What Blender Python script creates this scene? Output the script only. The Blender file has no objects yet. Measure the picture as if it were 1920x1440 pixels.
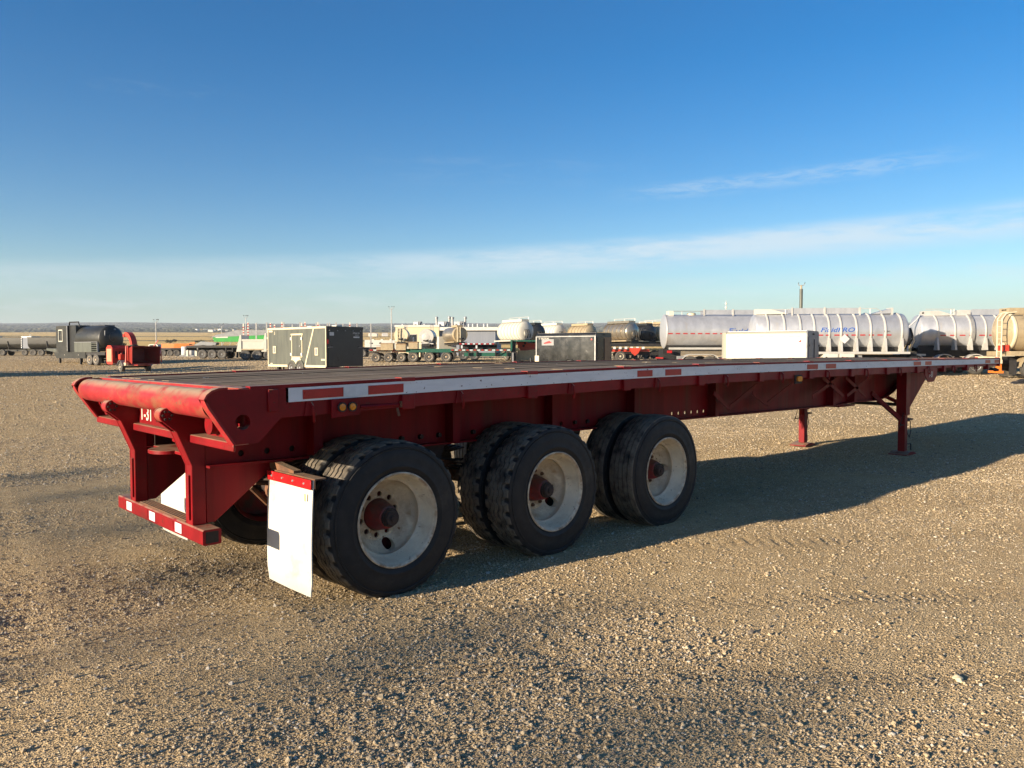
import bpy, bmesh, math, random
import numpy as np
from mathutils import Vector, Matrix
R_ = math.radians
random.seed(7)
rng = np.random.default_rng(11)
scene = bpy.context.scene
col = scene.collection

# ------------------------------------------------------------------ camera
CAM = np.array([-1.298, -4.133, 1.602])
YAW, PITCH = 0.812, 0.041
FOC = 1442.2                                   # focal length in photo pixels (1920 wide)
FW = np.array([math.cos(YAW) * math.cos(PITCH), math.sin(YAW) * math.cos(PITCH), -math.sin(PITCH)])
RT = np.array([math.sin(YAW), -math.cos(YAW), 0.0])
UP = np.cross(RT, FW)
cd = bpy.data.cameras.new('camera')
cam = bpy.data.objects.new('camera', cd)
col.objects.link(cam)
cd.sensor_width = 36.0
cd.lens = FOC / 1920 * 36
cd.clip_start = 0.05
cd.clip_end = 30000
cam.matrix_world = Matrix(((RT[0], UP[0], -FW[0], CAM[0]), (RT[1], UP[1], -FW[1], CAM[1]),
                           (RT[2], UP[2], -FW[2], CAM[2]), (0, 0, 0, 1)))
scene.camera = cam

# ------------------------------------------------------------------ light
SUN_EL = 11.8
SUN_DX, SUN_DY = -0.9923, 0.1240               # horizontal direction towards the sun
sd = bpy.data.lights.new('sun', 'SUN')
sd.energy = 5.0
sd.angle = R_(0.53)
sd.color = (1.0, 0.83, 0.615)
sun = bpy.data.objects.new('sun', sd)
col.objects.link(sun)
_e = R_(SUN_EL)
sv = Vector((SUN_DX * math.cos(_e), SUN_DY * math.cos(_e), math.sin(_e)))
sun.rotation_euler = sv.to_track_quat('Z', 'Y').to_euler()

world = bpy.data.worlds.new('World')
scene.world = world
world.use_nodes = True
wn, wl = world.node_tree.nodes, world.node_tree.links
wn.clear()


def wnode(t, **k):
    n = wn.new(t)
    for a, v in k.items():
        setattr(n, a, v)
    return n


def wmath(op, a, b=None, clamp=False):
    n = wnode('ShaderNodeMath', operation=op, use_clamp=clamp)
    for i, v in enumerate((a, b)):
        if v is None:
            continue
        if isinstance(v, (int, float)):
            n.inputs[i].default_value = v
        else:
            wl.new(v, n.inputs[i])
    return n.outputs[0]


def wsmooth(v, a, b):
    n = wnode('ShaderNodeMapRange', interpolation_type='SMOOTHSTEP')
    n.inputs[1].default_value = a
    n.inputs[2].default_value = b
    wl.new(v, n.inputs[0])
    return n.outputs[0]


sky = wnode('ShaderNodeTexSky', sky_type='NISHITA', sun_disc=False)
sky.sun_elevation = R_(SUN_EL)
sky.sun_rotation = math.atan2(SUN_DX, SUN_DY)
sky.altitude = 600
sky.air_density = 1.0
sky.dust_density = 0.6
sky.ozone_density = 2.2
hs = wnode('ShaderNodeHueSaturation')
hs.inputs['Hue'].default_value = 0.508
hs.inputs['Saturation'].default_value = 1.5
hs.inputs['Value'].default_value = 1.2
wl.new(sky.outputs[0], hs.inputs['Color'])
tc = wnode('ShaderNodeTexCoord')
# azimuth / elevation of the view direction, measured from the heading the yard is seen along
sep = wnode('ShaderNodeSeparateXYZ')
rot = wnode('ShaderNodeVectorRotate', rotation_type='Z_AXIS')
rot.inputs['Angle'].default_value = -YAW
wl.new(tc.outputs['Generated'], rot.inputs['Vector'])
wl.new(rot.outputs[0], sep.inputs[0])
az = wmath('MULTIPLY', wmath('ARCTAN2', sep.outputs[1], sep.outputs[0]), -57.2958)    # + is right
el = wmath('MULTIPLY', wmath('ARCSINE', sep.outputs[2]), 57.2958)
cmb = wnode('ShaderNodeCombineXYZ')
wl.new(az, cmb.inputs[0])
wl.new(el, cmb.inputs[1])


def wnoise(sx, sy, scale, detail=5, rough=0.6, dist=0.0, off=(0, 0, 0), ang=0):
    m = wnode('ShaderNodeMapping')
    m.inputs['Location'].default_value = off
    m.inputs['Rotation'].default_value = (0, 0, R_(ang))
    m.inputs['Scale'].default_value = (sx, sy, 1)
    wl.new(cmb.outputs[0], m.inputs[0])
    n = wnode('ShaderNodeTexNoise')
    n.inputs['Scale'].default_value = scale
    n.inputs['Detail'].default_value = detail
    n.inputs['Roughness'].default_value = rough
    n.inputs['Distortion'].default_value = dist
    wl.new(m.outputs[0], n.inputs['Vector'])
    return n.outputs[0]


def band(e0, slope, curve, lo, hi):
    """1 inside a soft band whose centre rises with azimuth"""
    c = wmath('ADD', wmath('MULTIPLY', az, slope), e0)
    c = wmath('ADD', c, wmath('MULTIPLY', wmath('MULTIPLY', az, az), curve))
    d = wmath('SUBTRACT', el, c)
    up = wsmooth(d, hi, hi * 0.15)
    dn = wsmooth(d, -lo, -lo * 0.1)
    return wmath('MULTIPLY', up, dn)


n1 = wnoise(0.05, 0.45, 1.0, 6, 0.62, 0.6, ang=-6)
n2 = wnoise(0.22, 1.1, 1.0, 5, 0.65, 0.4, off=(3, 7, 0), ang=-8)
n3 = wnoise(0.5, 2.6, 1.0, 7, 0.7, 0.5, off=(1.3, 4.1, 0), ang=-7)
fib = wmath('ADD', wmath('MULTIPLY', n1, 0.5), wmath('ADD', wmath('MULTIPLY', n2, 0.25), wmath('MULTIPLY', n3, 0.25)))
main = wmath('MULTIPLY', band(6.9, 0.055, -0.0003, 2.0, 1.3), wsmooth(fib, 0.34, 0.58))
main = wmath('MULTIPLY', main, wmath('ADD', 0.42, wmath('MULTIPLY', wsmooth(az, -22.0, 8.0), 0.58)))
low = wmath('MULTIPLY', band(4.0, 0.035, 0.0, 1.2, 1.2), wsmooth(n2, 0.42, 0.7))
wis = wmath('MULTIPLY', band(11.0, 0.05, 0.0, 0.9, 0.8), wsmooth(n3, 0.36, 0.62))
wis = wmath('MULTIPLY', wmath('MULTIPLY', wis, wsmooth(az, 6.0, 13.0)), wsmooth(az, 33.0, 25.0))
wis2 = wmath('MULTIPLY', band(18.6, 0.06, 0.0, 0.7, 0.6), wsmooth(n2, 0.46, 0.68))
wis2 = wmath('MULTIPLY', wmath('MULTIPLY', wis2, wsmooth(az, -18.0, -22.0)), wsmooth(az, -30.0, -26.0))
veil = wmath('MULTIPLY', wmath('MULTIPLY', band(13.6, 0.0, 0.0, 2.5, 0.8), wsmooth(n2, 0.45, 0.75)),
             wmath('MULTIPLY', wsmooth(az, -14.0, -4.0), wsmooth(az, 12.0, 3.0)))
cl = wmath('MULTIPLY', main, 0.72)
for v, k in ((low, 0.30), (wis, 0.26), (wis2, 0.07), (veil, 0.08)):
    cl = wmath('MAXIMUM', cl, wmath('MULTIPLY', v, k))
hz_ = wnode('ShaderNodeMixRGB')                # pale dusty air low over the plain, all round
hz_.inputs[2].default_value = (2.35, 3.45, 3.85, 1)
wl.new(wmath('MULTIPLY', wsmooth(el, 7.5, 0.5), 0.52), hz_.inputs[0])
wl.new(hs.outputs[0], hz_.inputs[1])
mixc = wnode('ShaderNodeMixRGB')
mixc.inputs[2].default_value = (5.2, 6.0, 6.5, 1)
wl.new(cl, mixc.inputs[0])
wl.new(hz_.outputs[0], mixc.inputs[1])
bg = wnode('ShaderNodeBackground')
bg.inputs['Strength'].default_value = 0.060
wl.new(mixc.outputs[0], bg.inputs['Color'])
wo = wnode('ShaderNodeOutputWorld')
wl.new(bg.outputs[0], wo.inputs['Surface'])

scene.view_settings.view_transform = 'Standard'
scene.view_settings.look = 'None'
scene.view_settings.gamma = 1.0
scene.view_settings.use_curve_mapping = False
scene.view_settings.exposure = 1.26
scene.cycles.max_bounces = 6
scene.cycles.volume_bounces = 0
scene.cycles.use_denoising = True

# ------------------------------------------------------------------ noise and ground height
_tab = np.random.default_rng(5).random((256, 256))


def vnoise(x, y):
    x = np.asarray(x, float); y = np.asarray(y, float)
    xi = np.floor(x); yi = np.floor(y)
    fx = x - xi; fy = y - yi
    fx = fx * fx * (3 - 2 * fx); fy = fy * fy * (3 - 2 * fy)
    a = xi.astype(np.int64) & 255; b = yi.astype(np.int64) & 255
    a1 = (a + 1) & 255; b1 = (b + 1) & 255
    return (_tab[a, b] * (1 - fx) + _tab[a1, b] * fx) * (1 - fy) + (_tab[a, b1] * (1 - fx) + _tab[a1, b1] * fx) * fy


_fh = np.array([math.cos(YAW), math.sin(YAW)])
_PD = [0, 24, 36, 47, 56, 70, 80, 100, 140, 200, 350, 600, 1000, 1500, 2500, 4000, 6000, 6800, 8000]
_PZ = [0, 0, 0.14, 0.43, 0.50, 0.66, 0.84, 0.98, 1.10, 1.74]
for _d, _y in ((350, 651), (600, 642), (1000, 634.5), (1500, 628), (2500, 619.5), (4000, 611.5), (6000, 606.0)):
    _PZ.append(1.6 + (660.5 - _y) / FOC * _d)
_PZ += [235, 200]


def polar(x, y):
    dx = np.asarray(x, float) - CAM[0]; dy = np.asarray(y, float) - CAM[1]
    d = dx * _fh[0] + dy * _fh[1]
    l = dx * RT[0] + dy * RT[1]
    return d, l, np.hypot(dx, dy)


def zbase(x, y):
    d, l, r = polar(x, y)
    de = np.maximum(d, r * 0.8)
    z = np.interp(de, _PD, _PZ)
    px = 960 + FOC * l / np.maximum(d, 1.0)
    dip = 0.36 * np.exp(-((de - 60) / 11.0) ** 2) / (1 + np.exp((px - 390) / 40.0))
    far = np.clip((de - 900) / 3000, 0, 1)
    bump = far * (vnoise(x / 900.0 + 40, y / 900.0 + 3) - 0.5) * 16 + far * (vnoise(x / 260.0, y / 260.0) - 0.5) * 6
    return z - np.where(d > 5, dip, 0) + bump


def zfine(x, y):
    """uneven, driven-over gravel: soft patches, tyre tracks and small clods"""
    d, l, r = polar(x, y)
    near = np.clip((45 - r) / 30, 0, 1)
    h = (vnoise(x * 0.9 + 9, y * 0.9 + 4) - .5) * .04 + (vnoise(x * .37 + 2, y * .37 + 7) - .5) * .04
    loose = np.clip((vnoise(x * .55 + 31, y * .7 + 12) - .36) * 3.2, 0.12, 1)
    h = h + (vnoise(x * 3.7, y * 3.7) - .5) * .014 * loose
    h = h + (vnoise(x * 11.3 + 5, y * 11.3) - .5) * .011 * loose
    h = h + (vnoise(x * 29.0, y * 29.0 + 8) - .5) * .008 * loose
    h = h + (vnoise(x * 61.0, y * 61.0 + 3) - .5) * .005 * loose
    # ribbed tyre tracks running towards the lower right of the view
    for (px_, py_, ang, wd) in ((4.0, -2.2, -38, .16), (5.6, -1.5, -33, .2), (2.6, -2.6, -44, .12), (9, -2.0, -24, .25)):
        a = R_(ang)
        u = (x - px_) * math.cos(a) + (y - py_) * math.sin(a)
        v = -(x - px_) * math.sin(a) + (y - py_) * math.cos(a)
        m = np.exp(-(v / wd) ** 4) * np.exp(-(u / 3.2) ** 4)
        h = h + m * (np.sin(v * 105) * .006 - .010)
    for (px_, py_, ang, wd) in ((-.2, 2.4, 82, .2), (-1.6, 6.0, 60, .22), (-2.4, 9.5, 40, .3)):
        a = R_(ang)
        u = (x - px_) * math.cos(a) + (y - py_) * math.sin(a)
        v = -(x - px_) * math.sin(a) + (y - py_) * math.cos(a)
        m = np.exp(-(v / wd) ** 4) * np.exp(-(u / 6) ** 4)
        h = h + m * (np.sin(u * 42) * .007 - .014)
    return h * near


def zground(x, y):
    return zbase(x, y) + zfine(x, y)


def at(u, d):
    """world point on the ground that stands d metres ahead of the photographer, in the direction of photo column u"""
    l = (u - 960) / FOC * d
    x = CAM[0] + _fh[0] * d + RT[0] * l
    y = CAM[1] + _fh[1] * d + RT[1] * l
    return Vector((x, y, float(zbase(x, y))))


A0 = math.atan2(RT[1], RT[0])                    # heading of "to the right as seen in the photograph"

# ------------------------------------------------------------------ mesh helpers


class MB:
    def __init__(s):
        s.v = []; s.f = []

    def add(s, vs, fs):
        o = len(s.v)
        s.v += [tuple(map(float, p)) for p in vs]
        s.f += [tuple(i + o for i in f) for f in fs]
        return s

    def box(s, x0, x1, y0, y1, z0, z1):
        return s.add([(x0, y0, z0), (x1, y0, z0), (x1, y1, z0), (x0, y1, z0), (x0, y0, z1), (x1, y0, z1), (x1, y1, z1), (x0, y1, z1)],
                     [(0, 3, 2, 1), (4, 5, 6, 7), (0, 1, 5, 4), (1, 2, 6, 5), (2, 3, 7, 6), (3, 0, 4, 7)])

    def prism(s, poly, a, b, ax='y'):
        """poly: 2D outline; ax 'y': (x,z) extruded along y; 'x': (y,z) along x; 'z': (x,y) along z"""
        n = len(poly)
        def P(p, t):
            return (p[0], t, p[1]) if ax == 'y' else ((t, p[0], p[1]) if ax == 'x' else (p[0], p[1], t))
        vs = [P(p, a) for p in poly] + [P(p, b) for p in poly]
        ar = sum(poly[i][0] * poly[(i + 1) % n][1] - poly[(i + 1) % n][0] * poly[i][1] for i in range(n))
        flip = (ar > 0) == (ax == 'y')
        if b < a:
            flip = not flip
        fs = [tuple(range(n)), tuple(range(2 * n - 1, n - 1, -1))]
        fs += [(i, i + n, (i + 1) % n + n, (i + 1) % n) for i in range(n)]
        if not flip:
            fs = [f[::-1] for f in fs]
        return s.add(vs, fs)

    def tube(s, pts, r, n=8, caps=True):
        pts = [Vector(p) for p in pts]
        rs = r if isinstance(r, (list, tuple)) else [r] * len(pts)
        vs = []; fs = []
        t0 = (pts[1] - pts[0]).normalized()
        ref = Vector((0, 0, 1)) if abs(t0.z) < .9 else Vector((1, 0, 0))
        u = t0.cross(ref).normalized()
        for i, p in enumerate(pts):
            t = (pts[min(i + 1, len(pts) - 1)] - pts[max(i - 1, 0)]).normalized()
            u = (u - t * u.dot(t)).normalized()
            w = t.cross(u)
            for k in range(n):
                a = 2 * math.pi * k / n
                vs.append(p + (u * math.cos(a) + w * math.sin(a)) * rs[i])
        for i in range(len(pts) - 1):
            for k in range(n):
                k2 = (k + 1) % n
                fs.append((i * n + k, i * n + k2, (i + 1) * n + k2, (i + 1) * n + k))
        if caps:
            fs.append(tuple(range(n - 1, -1, -1)))
            fs.append(tuple(range((len(pts) - 1) * n, len(pts) * n)))
        return s.add(vs, fs)

    def bar(s, p0, p1, w, h, up=(0, 0, 1)):
        """rectangular bar between two points"""
        p0 = Vector(p0); p1 = Vector(p1); t = (p1 - p0).normalized()
        u = t.cross(Vector(up))
        u = u.normalized() if u.length > 1e-4 else t.cross(Vector((1, 0, 0))).normalized()
        q = u.cross(t)
        vs = []
        for p in (p0, p1):
            for a, b in ((-1, -1), (1, -1), (1, 1), (-1, 1)):
                vs.append(p + u * (a * w / 2) + q * (b * h / 2))
        return s.add(vs, [(3, 2, 1, 0), (4, 5, 6, 7), (0, 1, 5, 4), (1, 2, 6, 5), (2, 3, 7, 6), (3, 0, 4, 7)])

    def lathe(s, prof, c=(0, 0, 0), ax='y', n=32, sy=1.0, closed=False):
        """prof: (h, r) pairs, revolved round the axis through c"""
        vs = []; fs = []
        m = len(prof)
        for k in range(n):
            a = 2 * math.pi * k / n
            for h, r in prof:
                p, q = r * math.cos(a), r * math.sin(a) * sy
                vs.append((c[0] + p, c[1] + h, c[2] + q) if ax == 'y' else ((c[0] + h, c[1] + p, c[2] + q) if ax == 'x' else (c[0] + p, c[1] + q, c[2] + h)))
        for k in range(n):
            k2 = (k + 1) % n
            for i in range(m if closed else m - 1):
                j = (i + 1) % m
                f = (k * m + i, k * m + j, k2 * m + j, k2 * m + i)
                fs.append(f if ax == 'y' else f[::-1])
        if not closed:
            if prof[0][1] > 1e-5:
                f = tuple(k * m for k in range(n)); fs.append(f if ax == 'y' else f[::-1])
            if prof[-1][1] > 1e-5:
                f = tuple(k * m + m - 1 for k in range(n - 1, -1, -1)); fs.append(f if ax == 'y' else f[::-1])
        return s.add(vs, fs)

    def mesh(s, name, m, ang=32):
        me = bpy.data.meshes.new(name)
        me.from_pydata(s.v, [], s.f)
        me.validate()
        bm = bmesh.new(); bm.from_mesh(me)
        bmesh.ops.recalc_face_normals(bm, faces=bm.faces[:])
        bm.to_mesh(me); bm.free()
        me.materials.append(m)
        me.polygons.foreach_set('use_smooth', [True] * len(me.polygons))
        me.set_sharp_from_angle(angle=R_(ang))
        return me

    def build(s, name, m, parent=None, bev=0, ang=32):
        return link(name, s.mesh(name, m, ang), parent, bev)


def link(name, me, parent=None, bev=0):
    o = bpy.data.objects.new(name, me)
    col.objects.link(o)
    if parent:
        o.parent = parent
    if bev:
        b = o.modifiers.new('bevel', 'BEVEL')
        b.width = bev; b.segments = 1; b.limit_method = 'ANGLE'; b.angle_limit = R_(40)
    return o


def tag(o, label=None, cat=None, group=None, kind=None):
    for k, v in (('label', label), ('category', cat), ('group', group), ('kind', kind)):
        if v:
            o[k] = v
    return o


def empty(name, loc=(0, 0, 0), rz=0.0, parent=None):
    o = bpy.data.objects.new(name, None)
    col.objects.link(o)
    o.location = loc
    o.rotation_euler = (0, 0, rz)
    o.empty_display_size = .2
    if parent:
        o.parent = parent
    return o


def put(o, u, d, a, anchor=(0, 0), dz=0.0):
    """stand thing o so that its local anchor is at column u, depth d, its +x pointing a degrees ccw of 'right'"""
    h = A0 + R_(a)
    p = at(u, d)
    c, s = math.cos(h), math.sin(h)
    o.location = (p.x - (c * anchor[0] - s * anchor[1]), p.y - (s * anchor[0] + c * anchor[1]), p.z + dz)
    o.rotation_euler = (0, 0, h)


def copy_tree(o, parent=None):
    c = o.copy()
    col.objects.link(c)
    if parent:
        c.parent = parent
    for ch in list(o.children):
        copy_tree(ch, c)
    return c


def text_mesh(s, size, m, name, parent, mat4, shear=0.0, extr=0.002, bend=None, sx=1.0):
    cu = bpy.data.curves.new('lettering', 'FONT')
    cu.body = s; cu.size = size; cu.shear = shear; cu.extrude = extr
    cu.align_x = 'CENTER'; cu.align_y = 'CENTER'; cu.offset = size * 0.012; cu.resolution_u = 3
    o = bpy.data.objects.new('lettering', cu)
    col.objects.link(o)
    bpy.context.view_layer.update()
    me = bpy.data.meshes.new_from_object(o.evaluated_get(bpy.context.evaluated_depsgraph_get()))
    bpy.data.objects.remove(o)
    for v in me.vertices:
        x, y, z = v.co.x * sx, v.co.y, v.co.z
        if bend:
            a = y / bend
            p = Vector((x, bend * math.sin(a), bend * math.cos(a) - bend + z))
        else:
            p = Vector((x, y, z))
        v.co = mat4 @ p
    me.materials.clear(); me.materials.append(m)
    return link(name, me, parent)


# ------------------------------------------------------------------ materials
def new_mat(name):
    m = bpy.data.materials.new(name)
    m.use_nodes = True
    nt = m.node_tree
    return m, nt, nt.nodes, nt.links, nt.nodes['Principled BSDF']


def tnoise(N, L, vec, scale, detail=4, rough=.6, dist=0.0):
    n = N.new('ShaderNodeTexNoise')
    n.inputs['Scale'].default_value = scale
    n.inputs['Detail'].default_value = detail
    n.inputs['Roughness'].default_value = rough
    n.inputs['Distortion'].default_value = dist
    L.new(vec, n.inputs['Vector'])
    return n.outputs[0]


def ramp(N, L, v, a, b):
    n = N.new('ShaderNodeMapRange')
    n.interpolation_type = 'SMOOTHSTEP'
    n.inputs[1].default_value = a; n.inputs[2].default_value = b
    L.new(v, n.inputs[0])
    return n.outputs[0]


def mixrgb(N, L, f, a, b, mode='MIX'):
    n = N.new('ShaderNodeMixRGB')
    n.blend_type = mode
    for i, v in enumerate((f, a, b)):
        if isinstance(v, (int, float)):
            n.inputs[i].default_value = v
        elif isinstance(v, tuple):
            n.inputs[i].default_value = (*v, 1) if len(v) == 3 else v
        else:
            L.new(v, n.inputs[i])
    return n.outputs[0]


def mth(N, L, op, a, b):
    n = N.new('ShaderNodeMath'); n.operation = op
    for i, v in enumerate((a, b)):
        if isinstance(v, (int, float)):
            n.inputs[i].default_value = v
        else:
            L.new(v, n.inputs[i])
    return n.outputs[0]


_mats = {}


def mat(name, c, c2=None, scale=5, rough=.5, metal=0.0, dirt=None, damt=.5, dscale=3.0, stretch=(1, 1, 1), bump=0.0, bscale=60,
        dust=0.0, chips=None, spec=.5):
    """painted / bare surface: two tones, dirt patches, streaks (stretch), chips and fine relief"""
    if name in _mats:
        return _mats[name]
    m, nt, N, L, P = new_mat(name)
    t = N.new('ShaderNodeTexCoord')
    mp = N.new('ShaderNodeMapping')
    mp.inputs['Scale'].default_value = stretch
    L.new(t.outputs['Object'], mp.inputs[0])
    v = mp.outputs[0]
    c2 = c2 or tuple(x * .8 for x in c)
    n1 = tnoise(N, L, v, scale, 5, .65)
    cc = mixrgb(N, L, ramp(N, L, n1, .35, .65), c, c2)
    rr = None
    if dirt:
        n2 = tnoise(N, L, v, dscale, 6, .7, .3)
        f = ramp(N, L, n2, .62 - .3 * damt, .78 - .2 * damt)
        f = mth(N, L, 'MULTIPLY', f, min(1, .55 + .4 * damt))
        cc = mixrgb(N, L, f, cc, dirt)
        rr = f
    if chips:
        n3 = tnoise(N, L, t.outputs['Object'], 34, 3, .55)
        f3 = ramp(N, L, n3, .665, .69)
        cc = mixrgb(N, L, f3, cc, chips)
        n4 = tnoise(N, L, t.outputs['Object'], 11, 5, .7)
        cc = mixrgb(N, L, ramp(N, L, n4, .70, .72), cc, chips)
    if dust:
        g = N.new('ShaderNodeNewGeometry')
        sx = N.new('ShaderNodeSeparateXYZ')
        L.new(g.outputs['Normal'], sx.inputs[0])
        fd = mth(N, L, 'MULTIPLY', ramp(N, L, sx.outputs[2], .3, .95), dust)
        fd = mth(N, L, 'MULTIPLY', fd, ramp(N, L, tnoise(N, L, t.outputs['Object'], 9, 4, .7), .25, .55))
        cc = mixrgb(N, L, fd, cc, (.34, .26, .17))
    L.new(cc, P.inputs['Base Color'])
    P.inputs['Metallic'].default_value = metal
    P.inputs['Specular IOR Level'].default_value = spec
    nr = tnoise(N, L, v, scale * 2.3, 4, .6)
    r2 = N.new('ShaderNodeMapRange')
    r2.inputs[3].default_value = max(.04, rough - .12); r2.inputs[4].default_value = min(1, rough + .16)
    L.new(nr, r2.inputs[0])
    if rr is not None:
        L.new(mth(N, L, 'MAXIMUM', r2.outputs[0], mth(N, L, 'MULTIPLY', rr, .8)), P.inputs['Roughness'])
    else:
        L.new(r2.outputs[0], P.inputs['Roughness'])
    if bump:
        b = N.new('ShaderNodeBump')
        b.inputs['Strength'].default_value = bump
        b.inputs['Distance'].default_value = .01
        L.new(tnoise(N, L, v, bscale, 5, .65), b.inputs['Height'])
        L.new(b.outputs[0], P.inputs['Normal'])
    _mats[name] = m
    return m


DIRT = (.20, .145, .085)
M = {}
M['red'] = mat('red_paint', (.225, .005, .009), (.165, .0035, .007), 4, .45, dirt=(.11, .022, .016), damt=.25, dscale=2.6, bump=.10, bscale=45, dust=.75, chips=(.10, .022, .014), spec=.22)
M['red_sunlit'] = mat('sunlit_red_paint', (.36, .022, .028), (.25, .012, .016), 6, .5, dirt=(.21, .10, .045), damt=.5, dscale=3.6, bump=.12, bscale=50, dust=.95, stretch=(1, .55, 1), chips=(.16, .07, .04), spec=.3)  # paler red puts full sun into the colour; brown patches are dirt
M['red_shade'] = mat('weathered_shade_red_paint', (.20, .0034, .008), (.13, .0025, .0055), 3, .5, dirt=(.12, .026, .018), damt=.42, dscale=1.6, stretch=(2.2, 1, .12), bump=.10, bscale=40, spec=.18)  # darker red puts the side's shade into the colour; streaks are weathering
M['grime'] = mat('grimy_dark_steel', (.035, .018, .015), (.02, .014, .012), 6, .7, bump=.2, bscale=60, dust=.15)
M['rust'] = mat('rusty_steel', (.19, .085, .04), (.10, .05, .03), 9, .8, bump=.25, bscale=80, dust=.6)
M['white_rail'] = mat('white_rail_paint', (.74, .76, .78), (.66, .68, .70), 7, .5, dirt=(.33, .30, .27), damt=.12, dscale=7, stretch=(.5, 1, 2), chips=(.11, .05, .05), bump=.05)
M['tape_red'] = mat('red_reflective_tape', (.42, .012, .015), (.34, .01, .012), 12, .3, dirt=(.45, .42, .40), damt=.02, dscale=16)
M['tape_white'] = mat('white_reflective_tape', (.66, .70, .73), (.56, .60, .63), 12, .3, dirt=(.3, .28, .25), damt=.1, dscale=10)
M['flap'] = mat('white_plastic', (.62, .61, .55), (.56, .55, .49), 3, .42, dirt=(.36, .33, .28), damt=.22, dscale=3.4)
M['amber'] = mat('amber_lens', (.75, .27, .02), (.65, .2, .01), 20, .2)
M['black'] = mat('black_rubber', (.018, .018, .02), (.03, .03, .03), 10, .6, bump=.1)
M['rim'] = mat('white_rim_paint', (.80, .70, .52), (.66, .56, .40), 5, .45, dirt=(.34, .20, .09), damt=.34, dscale=7.5, chips=(.16, .07, .03), bump=.06)
M['hub'] = mat('dusty_red_hub', (.23, .014, .014), (.12, .02, .018), 9, .5, dirt=(.06, .045, .035), damt=.5, dscale=8, bump=.2)
M['letter'] = mat('white_hand_paint', (.72, .68, .58), (.6, .55, .45), 20, .6)
M['yellow'] = mat('yellow_sticker', (.75, .55, .05), None, 20, .5)
M['void'] = mat('dark_hollow', (.012, .008, .008), None, 8, .8)
# tyre rubber with road dust
M['tyre'] = mat('tyre_rubber', (.012, .013, .015), (.019, .019, .020), 9, .6, dirt=(.055, .045, .034), damt=.30, dscale=4, bump=.15, bscale=40, spec=.34)


def radial_wear(m, axis_y_only, lo, hi, colr, amt, nscale):
    """wear that depends on the distance from the wheel's axle (scuffed tread, rusty rim edge)"""
    nt = m.node_tree; N, L = nt.nodes, nt.links; P = N['Principled BSDF']
    src = P.inputs['Base Color'].links[0].from_socket
    t = N.new('ShaderNodeTexCoord')
    mv = N.new('ShaderNodeVectorMath'); mv.operation = 'MULTIPLY'; mv.inputs[1].default_value = (1, 0, 1)
    L.new(t.outputs['Object'], mv.inputs[0])
    ln = N.new('ShaderNodeVectorMath'); ln.operation = 'LENGTH'
    L.new(mv.outputs[0], ln.inputs[0])
    f = ramp(N, L, ln.outputs['Value'], lo, hi)
    f = mth(N, L, 'MULTIPLY', f, mth(N, L, 'MULTIPLY', ramp(N, L, tnoise(N, L, t.outputs['Object'], nscale, 5, .7), .3, .62), amt))
    L.new(mixrgb(N, L, f, src, colr), P.inputs['Base Color'])


radial_wear(M['tyre'], True, .505, .512, (.20, .17, .13), .9, 7)
radial_wear(M['rim'], True, .286, .304, (.22, .11, .045), .95, 12)
radial_wear(M['rim'], True, .19, .13, (.30, .17, .085), .7, 10)
radial_wear(M['rim'], True, .266, .249, (.30, .19, .10), .55, 8)
radial_wear(M['rim'], True, .232, .240, (.62, .55, .42), .5, 8)
M['tyre2'] = mat('dusty_tyre_rubber', (.05, .048, .045), (.07, .065, .058), 6, .7, dirt=(.17, .14, .10), damt=.4, dscale=3)
# vehicles in the background
M['bw'] = mat('white_body_paint', (.58, .56, .48), (.54, .52, .45), 3, .35, dirt=(.45, .41, .34), damt=.1, dscale=2)
M['wcargo'] = mat('off_white_trailer_skin', (.34, .33, .27), (.32, .31, .25), 2, .4, dirt=(.3, .28, .2), damt=.08, dscale=1.5)
M['cream'] = mat('cream_paint', (.66, .58, .40), (.6, .52, .36), 3, .4, dirt=(.35, .28, .18), damt=.2, dscale=2)
M['tan'] = mat('tan_paint', (.46, .37, .23), (.4, .32, .2), 3, .4, metal=.25, dirt=(.22, .17, .11), damt=.3, dscale=2)
M['alu'] = mat('brushed_aluminium', (.53, .545, .57), (.45, .465, .49), 3, .40, metal=.5, dirt=(.50, .47, .42), damt=.22, dscale=1.4, stretch=(1, 1, .35), bump=.05, bscale=90)
M['alu_w'] = mat('white_aluminium', (.52, .51, .48), (.46, .45, .42), 3, .4, metal=.2, dirt=(.45, .4, .33), damt=.15, dscale=2)
M['steel'] = mat('stained_steel', (.50, .44, .34), (.4, .35, .28), 3, .33, metal=.8, dirt=(.25, .19, .12), damt=.35, dscale=2)
M['chas'] = mat('black_chassis_paint', (.010, .010, .011), (.018, .017, .016), 4, .6, dirt=(.05, .042, .032), damt=.2, dscale=2)
M['charcoal'] = mat('charcoal_panel', (.07, .077, .067), (.105, .113, .095), 1.6, .42, dirt=(.105, .115, .09), damt=.42, dscale=1.1, stretch=(2.2, 2.2, .3))
M['dark'] = mat('black_panel', (.022, .023, .024), (.03, .031, .032), 2, .3, dirt=(.055, .056, .05), damt=.2, dscale=1.0)
M['blk_paint'] = mat('black_tank_paint', (.018, .019, .017), (.03, .03, .026), 1.5, .42, dirt=(.06, .057, .045), damt=.35, dscale=1.2, stretch=(.6, 1, 1))
M['gloss_black'] = mat('gloss_black_panel', (.012, .013, .014), (.02, .021, .02), 1.0, .18, dirt=(.10, .10, .095), damt=.16, dscale=1.4)
M['green'] = mat('dark_green_paint', (.012, .10, .066), (.01, .075, .05), 3, .45, dirt=(.10, .09, .06), damt=.2, dscale=2)
M['lime'] = mat('bright_green_paint', (.015, .28, .035), (.012, .23, .03), 3, .4)
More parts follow.
